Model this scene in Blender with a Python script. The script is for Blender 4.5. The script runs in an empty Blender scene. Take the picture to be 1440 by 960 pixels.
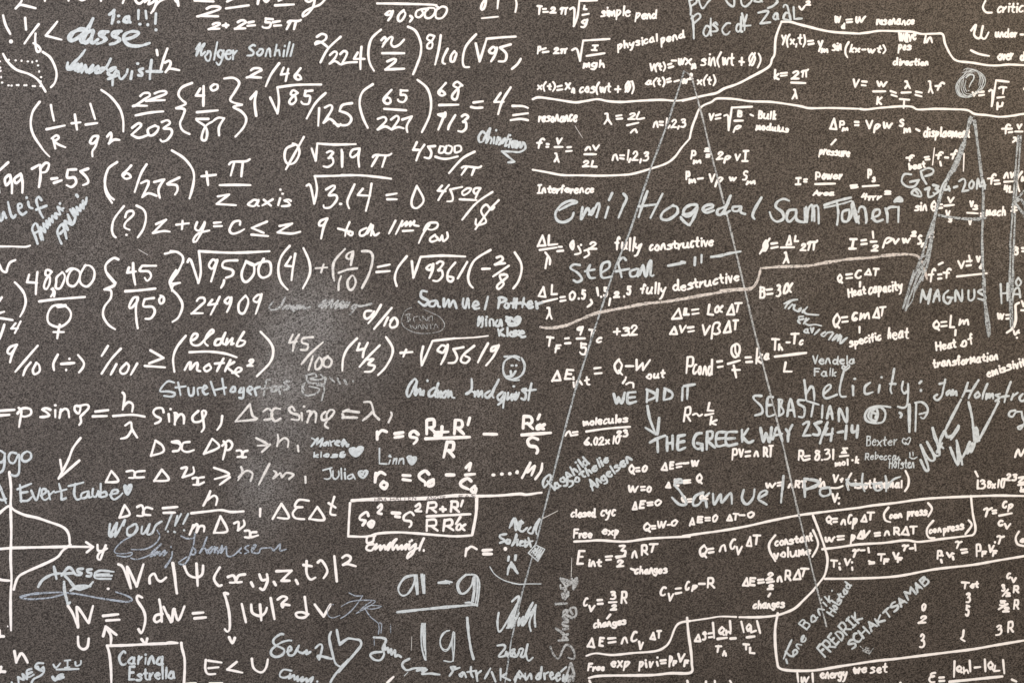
import bpy, math, random
from mathutils import Vector

# ---------------------------------------------------------------- camera, world, lamps, exposure
S = bpy.context.scene
MM = 0.001                     # one source pixel of board = 1 mm
ZC = 1.50                      # height of the picture centre above the floor
cam_d = bpy.data.cameras.new("camera")
cam = bpy.data.objects.new("camera", cam_d)
S.collection.objects.link(cam)
cam.location = (0.0, -2.0, ZC)
cam.rotation_euler = (math.radians(90), 0, 0)
cam_d.sensor_width = 36.0
cam_d.lens = 36.0 * 2.0 / 1.44
cam_d.clip_end = 100.0
S.camera = cam
w = bpy.data.worlds.new("World")
S.world = w
w.use_nodes = True
w.node_tree.nodes["Background"].inputs[0].default_value = (0.86, 0.93, 1.0, 1)
w.node_tree.nodes["Background"].inputs[1].default_value = 0.22
S.view_settings.view_transform = 'Standard'
S.view_settings.look = 'None'
S.view_settings.exposure = 0.0
S.view_settings.gamma = 1.0


def area(name, loc, target, size, energy, col):
    d = bpy.data.lights.new(name, 'AREA')
    d.shape = 'RECTANGLE'
    d.size, d.size_y = size
    d.energy = energy
    d.color = col
    o = bpy.data.objects.new(name, d)
    S.collection.objects.link(o)
    o.location = loc
    o.rotation_euler = (Vector(target) - Vector(loc)).to_track_quat('-Z', 'Y').to_euler()


area("ceiling_lamp", (-0.7, -1.9, 3.2), (-0.1, 0, 1.6), (1.6, 0.9), 24, (1.0, 0.97, 0.95))
area("window_light", (-1.5, -2.5, 1.75), (-0.4, 0, 1.5), (1.3, 1.3), 52, (0.985, 0.955, 1.0))
area("side_lamp", (1.75, -1.8, 2.5), (0.6, 0, 1.65), (0.9, 0.9), 44, (1.0, 0.78, 0.53))

# ---------------------------------------------------------------- materials
PALE = (0.0, 0.0, 0.0)


class Nt:
    def __init__(s, name):
        s.m = bpy.data.materials.new(name)
        s.m.use_nodes = True
        s.t = s.m.node_tree
        s.bsdf = s.t.nodes["Principled BSDF"]
        s.co = s.t.nodes.new("ShaderNodeTexCoord").outputs["Object"]

    def n(s, kind, **kw):
        nd = s.t.nodes.new(kind)
        for k, v in kw.items():
            setattr(nd, k, v)
        return nd

    def put(s, sock, v):
        if isinstance(v, (int, float)):
            sock.default_value = v
        elif isinstance(v, tuple):
            sock.default_value = (*v, 1) if len(sock.default_value) == 4 else v
        else:
            s.t.links.new(v, sock)

    def math(s, op, a, b=0.0, clamp=False):
        nd = s.n("ShaderNodeMath", operation=op, use_clamp=clamp)
        s.put(nd.inputs[0], a)
        s.put(nd.inputs[1], b)
        return nd.outputs[0]

    def ramp(s, v, lo, hi, a=0.0, b=1.0):
        nd = s.n("ShaderNodeMapRange", interpolation_type='SMOOTHSTEP')
        for i, x in enumerate((v, lo, hi, a, b)):
            s.put(nd.inputs[i], x)
        return nd.outputs[0]

    def mix(s, f, a, b):
        nd = s.n("ShaderNodeMix", data_type='RGBA')
        s.put(nd.inputs["Factor"], f)
        s.put(nd.inputs["A"], a) if False else s.put(nd.inputs[6], a)
        s.put(nd.inputs[7], b)
        return nd.outputs[2]

    def noise(s, scale, detail=2.0, rough=0.5, rot=0.0, stretch=(1, 1, 1)):
        mp = s.n("ShaderNodeMapping")
        mp.inputs["Rotation"].default_value = (0, rot, 0)
        mp.inputs["Scale"].default_value = stretch
        s.t.links.new(s.co, mp.inputs[0])
        nd = s.n("ShaderNodeTexNoise", noise_dimensions='3D')
        s.t.links.new(mp.outputs[0], nd.inputs["Vector"])
        nd.inputs["Scale"].default_value = scale
        nd.inputs["Detail"].default_value = detail
        nd.inputs["Roughness"].default_value = rough
        return nd.outputs[0]

    def blob(s, px, py, rx, ry, rot):
        """soft ellipse of rubbed chalk, centre and radii in millimetres of board"""
        mp = s.n("ShaderNodeMapping", vector_type='TEXTURE')
        mp.inputs["Location"].default_value = ((px - 720) * MM, 0, (480 - py) * MM)
        mp.inputs["Rotation"].default_value = (0, rot, 0)
        mp.inputs["Scale"].default_value = (rx * MM, 1, ry * MM)
        s.t.links.new(s.co, mp.inputs[0])
        ln = s.n("ShaderNodeVectorMath", operation='LENGTH')
        s.t.links.new(mp.outputs[0], ln.inputs[0])
        return s.ramp(ln.outputs["Value"], 1.0, 0.0)

    def board(s):
        """woven board cloth: returns colour, weave height"""
        tw = s.noise(640, 2.0, 0.7, math.radians(33), (0.62, 1, 1.25))
        # threads: one small slanted cell per crossing, each its own height
        mp = s.n("ShaderNodeMapping")
        mp.inputs["Rotation"].default_value = (0, math.radians(31), 0)
        s.t.links.new(s.co, mp.inputs[0])
        sn = s.n("ShaderNodeVectorMath", operation='SNAP')
        sn.inputs[1].default_value = (0.0015, 1.0, 0.00095)
        s.t.links.new(mp.outputs[0], sn.inputs[0])
        wn = s.n("ShaderNodeTexWhiteNoise", noise_dimensions='3D')
        s.t.links.new(sn.outputs[0], wn.inputs["Vector"])
        fine = s.math('MULTIPLY_ADD', wn.outputs["Value"], 0.62)
        fine.node.inputs[2].default_value = 0.19
        weave = s.math('ADD', s.math('MULTIPLY', tw, 0.5), s.math('MULTIPLY', fine, 0.5))
        wv = s.ramp(weave, 0.28, 0.75)
        cloud = s.noise(2.2, 4.0, 0.6)
        blotch = s.noise(11, 5.0, 0.65)
        dark = s.mix(s.ramp(cloud, 0.35, 0.65), (0.006, 0.0043, 0.0033), (0.010, 0.0073, 0.0057))
        lite = s.mix(s.ramp(blotch, 0.3, 0.7), (0.082, 0.065, 0.051), (0.112, 0.090, 0.073))
        col = s.mix(wv, dark, lite)
        # bright lint specks
        sp = s.ramp(s.noise(430, 0.0), 0.78, 0.86)
        col = s.mix(s.math('MULTIPLY', sp, 0.55), col, (0.34, 0.30, 0.28))
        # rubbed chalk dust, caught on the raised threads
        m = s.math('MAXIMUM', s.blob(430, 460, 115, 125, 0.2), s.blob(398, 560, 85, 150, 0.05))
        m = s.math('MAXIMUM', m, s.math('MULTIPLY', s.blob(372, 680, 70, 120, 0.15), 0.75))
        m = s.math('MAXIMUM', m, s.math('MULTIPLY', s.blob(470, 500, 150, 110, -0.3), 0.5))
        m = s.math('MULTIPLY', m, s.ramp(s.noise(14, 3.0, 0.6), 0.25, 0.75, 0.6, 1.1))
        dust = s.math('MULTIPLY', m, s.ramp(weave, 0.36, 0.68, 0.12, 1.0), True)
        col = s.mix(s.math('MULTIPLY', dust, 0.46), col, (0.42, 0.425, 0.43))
        # faint general chalk haze patches
        hz = s.math('MULTIPLY', s.ramp(s.noise(4.5, 3.0, 0.6), 0.52, 0.75), s.ramp(weave, 0.5, 0.7))
        col = s.mix(s.math('MULTIPLY', hz, 0.16), col, (0.42, 0.40, 0.38))
        return col, weave, wv


def board_material():
    k = Nt("board_cloth")
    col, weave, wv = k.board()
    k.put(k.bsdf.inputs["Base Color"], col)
    k.bsdf.inputs["Roughness"].default_value = 0.60
    k.put(k.bsdf.inputs["Specular IOR Level"], k.ramp(weave, 0.30, 0.72, 0.16, 0.74))
    b = k.n("ShaderNodeBump")
    b.inputs["Strength"].default_value = 0.4
    b.inputs["Distance"].default_value = 0.0006
    k.put(b.inputs["Height"], weave)
    k.put(k.bsdf.inputs["Normal"], b.outputs[0])
    return k.m


def chalk_material(name, col, cover, grain, tint=0.06):
    """chalk or paint lying on the cloth: cover = how much of the weave it fills, grain = softness"""
    k = Nt(name)
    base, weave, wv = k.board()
    v = k.noise(60, 4.0, 0.7)
    gr = k.noise(420, 2.0, 0.7, math.radians(20))
    h = k.math('ADD', k.math('MULTIPLY', weave, 0.55), k.math('MULTIPLY', gr, 0.45))
    h = k.math('ADD', h, k.math('MULTIPLY', k.math('SUBTRACT', v, 0.5), 0.22))
    lo = 0.5 - (cover - 0.5) * 0.52 - grain * 0.5
    f = k.ramp(h, lo, lo + grain)
    dim = tuple(c * (1 - tint * 4) for c in col)
    c2 = k.mix(k.ramp(k.noise(230, 3.0, 0.6), 0.3, 0.68), dim, col)
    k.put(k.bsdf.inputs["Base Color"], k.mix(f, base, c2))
    k.bsdf.inputs["Roughness"].default_value = 0.85
    k.bsdf.inputs["Specular IOR Level"].default_value = 0.15
    b = k.n("ShaderNodeBump")
    b.inputs["Strength"].default_value = 0.3
    b.inputs["Distance"].default_value = 0.0004
    k.put(b.inputs["Height"], weave)
    k.put(k.bsdf.inputs["Normal"], b.outputs[0])
    return k.m


MAT = {
    'P': chalk_material("white_paint", (0.88, 0.845, 0.82), 0.98, 0.16, 0.025),
    'E': chalk_material("worn_white_paint", (0.73, 0.715, 0.695), 0.78, 0.24, 0.05),
    'C': chalk_material("grey_chalk", (0.585, 0.635, 0.66), 0.82, 0.20, 0.05),
    'D': chalk_material("streaky_grey_chalk", (0.50, 0.545, 0.57), 0.58, 0.26, 0.06),
    'F': chalk_material("rubbed_grey_chalk", (0.52, 0.54, 0.545), 0.60, 0.26, 0.05),
    'G': chalk_material("bluish_grey_chalk", (0.42, 0.475, 0.55), 0.62, 0.22, 0.05),
    'Q': chalk_material("grainy_white_chalk", (0.68, 0.63, 0.59), 0.66, 0.22, 0.05),
    'K': chalk_material("dark_pencil", (0.10, 0.08, 0.075), 1.0, 0.2, 0.02),
}

# ---------------------------------------------------------------- handwriting: one stroke alphabet
# pairs x,y (y: 0 baseline, 5 small letter height, 9 capital height, p q r s below the line); '-' = straight strokes
GL = {}
for ln in """0 39 16 13 20 40 54 57 48 39
1 -29 20
2 07 19 39 47 35 00 00 50
3 08 29 48 36 25 25 45 52 30 00
4 -19 04 55;-48 40
5 58 18 18 15 45 53 40 10 01
6 49 26 03 11 30 51 43 24 12
7 09 59 59 34 20
8 57 38 18 16 45 52 30 11 24 57
9 57 38 16 25 45 58 54 40
a 54 35 13 01 20 40 54;55 51 60
b 19 10;13 35 54 42 20 10
c 45 25 02 10 30 41
d 54 25 02 20 41 54;59 51 60
e 03 43 54 35 14 02 20 40 51
f 48 39 27 20;-05 35
g 54 25 03 21 41 54;55 50 3r 0q
h 19 10;13 35 44 50
i -15 10;18
j 25 20 0r;28
k 19 10;-45 12 40
l -19 10
m 05 00 00 24 31 31 55 60
n 00 14 25 35 50
ŋ 05 00;03 25 44 50
o 35 13 02 20 40 53 45 25
p 15 0s;14 35 54 42 20 10
q 54 25 02 20 41 55;55 4s
r 05 00;02 24 35
s 54 35 14 33 51 30 00
t 28 21 40;-05 45
u 05 01 20 41 55;55 51 60
v -05 20 45
w 05 11 20 34 34 50 63 75
x -05 50;-55 00
y 05 03 22 44;55 2r 0s
z 05 55 55 00 00 50
A -00 39 60;-14 53
B 09 00;09 48 46 05;05 45 52 40 00
C 58 39 06 03 20 50 61
D 09 00;09 48 64 41 00
E -59 09 00 50;-05 45
F -09 00;-09 59;-05 45
G 68 39 06 03 20 50 63;-34 64
H -09 00;-69 60;-05 65
I -09 49;-29 20;-00 40
J -29 59;49 41 20 02
K -09 00;-59 04 60
L -09 00 50
M -00 19 44 79 80
N -00 09 60 69
O 39 06 03 30 64 66 39
P 09 00;09 49 56 44 04
Q 39 06 03 30 64 66 39;-32 7p
R 09 00;09 49 56 44 04;-24 60
S 58 39 07 25 53 40 00
T -09 69;-39 30
U 09 02 20 41 69
V -09 30 69
W -09 20 46 60 89
X -09 60;-69 00
Y -09 35;-69 20
Z -09 69 00 60
π 04 15 65 76;-25 10;-55 50
∆ -00 38 60 00
λ 09 29 35 60;-35 00
α 65 43 20 00 03 25 41 60
β 0s 07 29 48 35 35 52 30 10
γ 04 25 33 2s;65 33
θ 39 06 03 20 50 64 57 39;-04 64
ω 05 11 20 34 34 50 63 75
ρ 0s 13 35 54 42 20 11
τ 04 15 55;-35 30
μ -05 0s;05 01 20 41;-55 51
Ø 39 06 03 30 64 66 39;-00 69
ε 48 28 07 15 35 15 02 20 50
Σ -59 09 34 00 50
( 3a 17 03 2q
) 0a 27 33 1q
= -05 45;-02 42
+ -03 63;-36 30
- -03 43
. 00
, 11 0q
× -04 40;-44 00
| -0a 0p""".splitlines():
    ch, _, body = ln.partition(' ')
    st = []
    for part in body.split(';'):
        straight = part.startswith('-')
        pts = [(int(q[0], 36), {'p': -1, 'q': -2, 'r': -3, 's': -4, 'a': 10}.get(q[1]) if not q[1].isdigit() else int(q[1]))
               for q in part.lstrip('-').split()]
        st.append((straight, pts))
    GL[ch] = st
SMALL = {'ₘ': ('m', -2.4), 'ₙ': ('n', -2.4), '²': ('2', 5.0)}
R = random.Random(7)


def words(text, slant):
    """strokes of a line of text in glyph units, y up"""
    out, x = [], 0.0
    for ch in text:
        if ch == ' ':
            x += 3.6
            continue
        k, dy = 1.0, 0.0
        if ch in SMALL:
            ch, dy = SMALL[ch]
            k = 0.62
        wd = 0
        a, b = R.uniform(-.10, .10), R.uniform(0.86, 1.12)
        gx, lean = R.uniform(.74, 1.0), R.uniform(-.07, .07)
        jy = R.uniform(-.5, .5)
        for straight, pts in GL[ch]:
            q = []
            for px, py in pts:
                wd = max(wd, px)
                px2 = px * k * gx + lean * py + R.uniform(-.26, .26)
                py2 = (py * b) * k + dy + jy + R.uniform(-.26, .26) + a * px
                q.append((x + px2 + slant * py2, py2))
            out.append((straight, q))
        x += wd * k * gx + R.uniform(1.6, 2.5)
    return out, x - 2.1


def catmull(p):
    if len(p) < 3:
        return list(p)
    q = [p[0]] + list(p) + [p[-1]]
    out = []
    for i in range(1, len(q) - 2):
        p0, p1, p2, p3 = q[i - 1], q[i], q[i + 1], q[i + 2]
        d = math.hypot(p2[0] - p1[0], p2[1] - p1[1])
        if d < 1e-6:
            continue
        n = max(2, min(14, int(d / 1.6)))
        for j in range(n):
            t = j / n
            t2, t3 = t * t, t * t * t
            out.append(tuple(0.5 * (2 * p1[c] + (p2[c] - p0[c]) * t + (2 * p0[c] - 5 * p1[c] + 4 * p2[c] - p3[c]) * t2
                                    + (3 * p1[c] - p0[c] - 3 * p2[c] + p3[c]) * t3) for c in (0, 1)))
    out.append(p[-1])
    return out


def densify(p):
    out = []
    for a, b in zip(p, p[1:]):
        d = math.hypot(b[0] - a[0], b[1] - a[1])
        n = max(1, int(d / 5))
        for j in range(n):
            t = j / n
            out.append((a[0] + (b[0] - a[0]) * t, a[1] + (b[1] - a[1]) * t))
    out.append(p[-1])
    return out


def split_corners(p):
    res, cur = [], [p[0]]
    for i in range(1, len(p) - 1):
        cur.append(p[i])
        ax, ay = p[i][0] - p[i - 1][0], p[i][1] - p[i - 1][1]
        bx, by = p[i + 1][0] - p[i][0], p[i + 1][1] - p[i][1]
        la, lb = math.hypot(ax, ay), math.hypot(bx, by)
        if la > 1e-6 and lb > 1e-6 and (ax * bx + ay * by) / (la * lb) < 0.45:
            res.append(cur)
            cur = [p[i]]
    cur.append(p[-1])
    res.append(cur)
    return res


class Part:
    """all strokes of one inscription, as one mesh lying on the board"""

    def __init__(s, mat, owner=None, sub=None):
        s.v, s.f, s.mat = [], [], mat
        s.owner, s.sub = owner, sub
        s.marks = []           # (first face, x0, y0, x1, y1) of every stroke
        s.lift = (0.30 if mat in 'PE' else 0.75) + (0.06 if sub else 0.0)

    def mark(s, pts):
        xs, ys = [p[0] for p in pts], [p[1] for p in pts]
        s.marks.append((len(s.f), min(xs), min(ys), max(xs), max(ys)))

    def groups(s, reach=12.0):
        """strokes that stand near each other, as lists of faces"""
        n = len(s.marks)
        par = list(range(n))

        def find(i):
            while par[i] != i:
                i = par[i]
            return i
        for i in range(n):
            a = s.marks[i]
            for j in range(i):
                b = s.marks[j]
                if a[1] - reach < b[3] + reach and b[1] - reach < a[3] + reach and a[2] - reach < b[4] + reach and b[2] - reach < a[4] + reach:
                    par[find(i)] = find(j)
        out = {}
        for i in range(n):
            end = s.marks[i + 1][0] if i + 1 < n else len(s.f)
            out.setdefault(find(i), []).extend(s.f[s.marks[i][0]:end])
        return sorted(out.values(), key=len, reverse=True)

    def vert(s, x, y, h):
        s.v.append(((x - 720) * MM, -h * MM, (480 - y) * MM))
        return len(s.v) - 1

    def dot(s, c, r):
        s.lift += 0.006
        s.mark([c])
        n = 12
        o = s.vert(c[0], c[1], s.lift + 0.08)
        k = R.uniform(0.85, 1.15)
        ring = [s.vert(c[0] + r * k * math.cos(i * 2 * math.pi / n), c[1] + r / k * math.sin(i * 2 * math.pi / n), s.lift) for i in range(n)]
        for i in range(n):
            s.f.append((o, ring[i], ring[(i + 1) % n]))

    def stroke(s, pts, width):
        q = [pts[0]]
        for p in pts[1:]:
            if math.hypot(p[0] - q[-1][0], p[1] - q[-1][1]) > 0.15:
                q.append(p)
        if len(q) == 1:
            return s.dot(q[0], width * 0.56)
        s.mark(q)
        for piece in split_corners(q):
            if len(piece) > 1:
                s.ribbon(piece, width)

    def ribbon(s, p, width):
        rough = s.mat in 'CDFGQE'
        s.lift += 0.006
        n = len(p)
        ph, ph2 = R.uniform(0, 9), R.uniform(0, 9)
        amp = 0.10 if not rough else 0.15
        L, rows = 0.0, []
        tot = sum(math.hypot(p[i + 1][0] - p[i][0], p[i + 1][1] - p[i][1]) for i in range(n - 1))
        for i in range(n):
            a, b = p[max(0, i - 1)], p[min(n - 1, i + 1)]
            dx, dy = b[0] - a[0], b[1] - a[1]
            l = math.hypot(dx, dy) or 1.0
            nx, ny = -dy / l, dx / l
            if i:
                L += math.hypot(p[i][0] - p[i - 1][0], p[i][1] - p[i - 1][1])
            hw = width * 0.5 * (1 + amp * math.sin(ph + L * 0.11) + amp * 0.6 * math.sin(ph2 + L * 0.43))
            if rough:
                hw *= R.uniform(0.93, 1.07) if s.mat != 'Q' else R.uniform(0.78, 1.16)
            t = L / max(tot, 1e-6)
            if tot > width * 2.5:
                hw *= 0.86 + 0.14 * min(1, t * 5) if s.mat != 'P' else 1.0
                hw *= 0.84 + 0.16 * min(1, (1 - t) * 4)
            h = s.lift + 0.02 * t
            rows.append((p[i], nx, ny, hw, h))
        cols = []
        for (c, nx, ny, hw, h) in rows:
            cols.append((s.vert(c[0] + nx * hw, c[1] + ny * hw, h), s.vert(c[0], c[1], h + 0.07), s.vert(c[0] - nx * hw, c[1] - ny * hw, h)))
        for a, b in zip(cols, cols[1:]):
            s.f.append((a[0], b[0], b[1], a[1]))
            s.f.append((a[1], b[1], b[2], a[2]))
        for end, sg in ((0, -1), (-1, 1)):
            c, nx, ny, hw, h = rows[end]
            tx, ty = ny * sg, -nx * sg
            arc = [cols[end][0]]
            for j in range(1, 5):
                an = math.pi * j / 5
                arc.append(s.vert(c[0] + nx * hw * math.cos(an) + tx * hw * math.sin(an), c[1] + ny * hw * math.cos(an) + ty * hw * math.sin(an), h))
            arc.append(cols[end][2])
            for j in range(len(arc) - 1):
                s.f.append((cols[end][1], arc[j], arc[j + 1]))

    def build(s, name, label, parent):
        first = None
        for faces in s.groups():
            used = sorted({i for f in faces for i in f})
            at = {k: i for i, k in enumerate(used)}
            me = bpy.data.meshes.new(name)
            me.from_pydata([s.v[k] for k in used], [], [[at[k] for k in f] for f in faces])
            for p in me.polygons:           # every face looks away from the board
                if p.normal.y > 0:
                    p.flip()
                p.use_smooth = True
            me.materials.append(MAT[s.mat])
            o = bpy.data.objects.new(name, me)
            S.collection.objects.link(o)
            o.parent = parent
            if first is None:
                first = o
                if label:
                    o["label"] = label
        return first


# ---------------------------------------------------------------- the board itself
board = bpy.data.objects.new("chalkboard", None)
S.collection.objects.link(board)
board.location = (0, 0, ZC)
board["label"] = "dark brown cloth chalkboard covered in white formulas and grey chalk signatures"
board["category"] = "chalkboard"


def make_panel():
    """cloth-covered board, a touch uneven, with rolled-over edges"""
    import bmesh
    bm = bmesh.new()
    W, H, T = 1.05, 0.72, 0.018
    nx, nz = 84, 58
    g = []
    for j in range(nz + 1):
        row = []
        for i in range(nx + 1):
            x, z = -W + 2 * W * i / nx, -H + 2 * H * j / nz
            row.append(bm.verts.new((x, 0.0, z)))
        g.append(row)
    for j in range(nz):
        for i in range(nx):
            bm.faces.new((g[j][i], g[j][i + 1], g[j + 1][i + 1], g[j + 1][i]))
    ring = [g[0][i] for i in range(nx + 1)] + [g[j][nx] for j in range(1, nz + 1)] + [g[nz][i] for i in range(nx - 1, -1, -1)] + [g[j][0] for j in range(nz - 1, 0, -1)]
    prev = ring
    for grow, dep in ((0.004, 0.002), (0.006, 0.007), (0.006, T)):
        cur = []
        for v in ring:
            x = v.co.x + (grow if v.co.x > W - 1e-5 else -grow if v.co.x < -W + 1e-5 else 0)
            z = v.co.z + (grow if v.co.z > H - 1e-5 else -grow if v.co.z < -H + 1e-5 else 0)
            cur.append(bm.verts.new((x, dep, z)))
        for k in range(len(ring)):
            k2 = (k + 1) % len(ring)
            bm.faces.new((prev[k], cur[k], cur[k2], prev[k2]))
        prev = cur
    bm.faces.new(list(reversed(prev)))
    bmesh.ops.recalc_face_normals(bm, faces=bm.faces)
    me = bpy.data.meshes.new("board_panel")
    bm.to_mesh(me)
    bm.free()
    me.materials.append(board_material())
    o = bpy.data.objects.new("board_panel", me)
    S.collection.objects.link(o)
    o.parent = board
    return o


make_panel()

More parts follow.
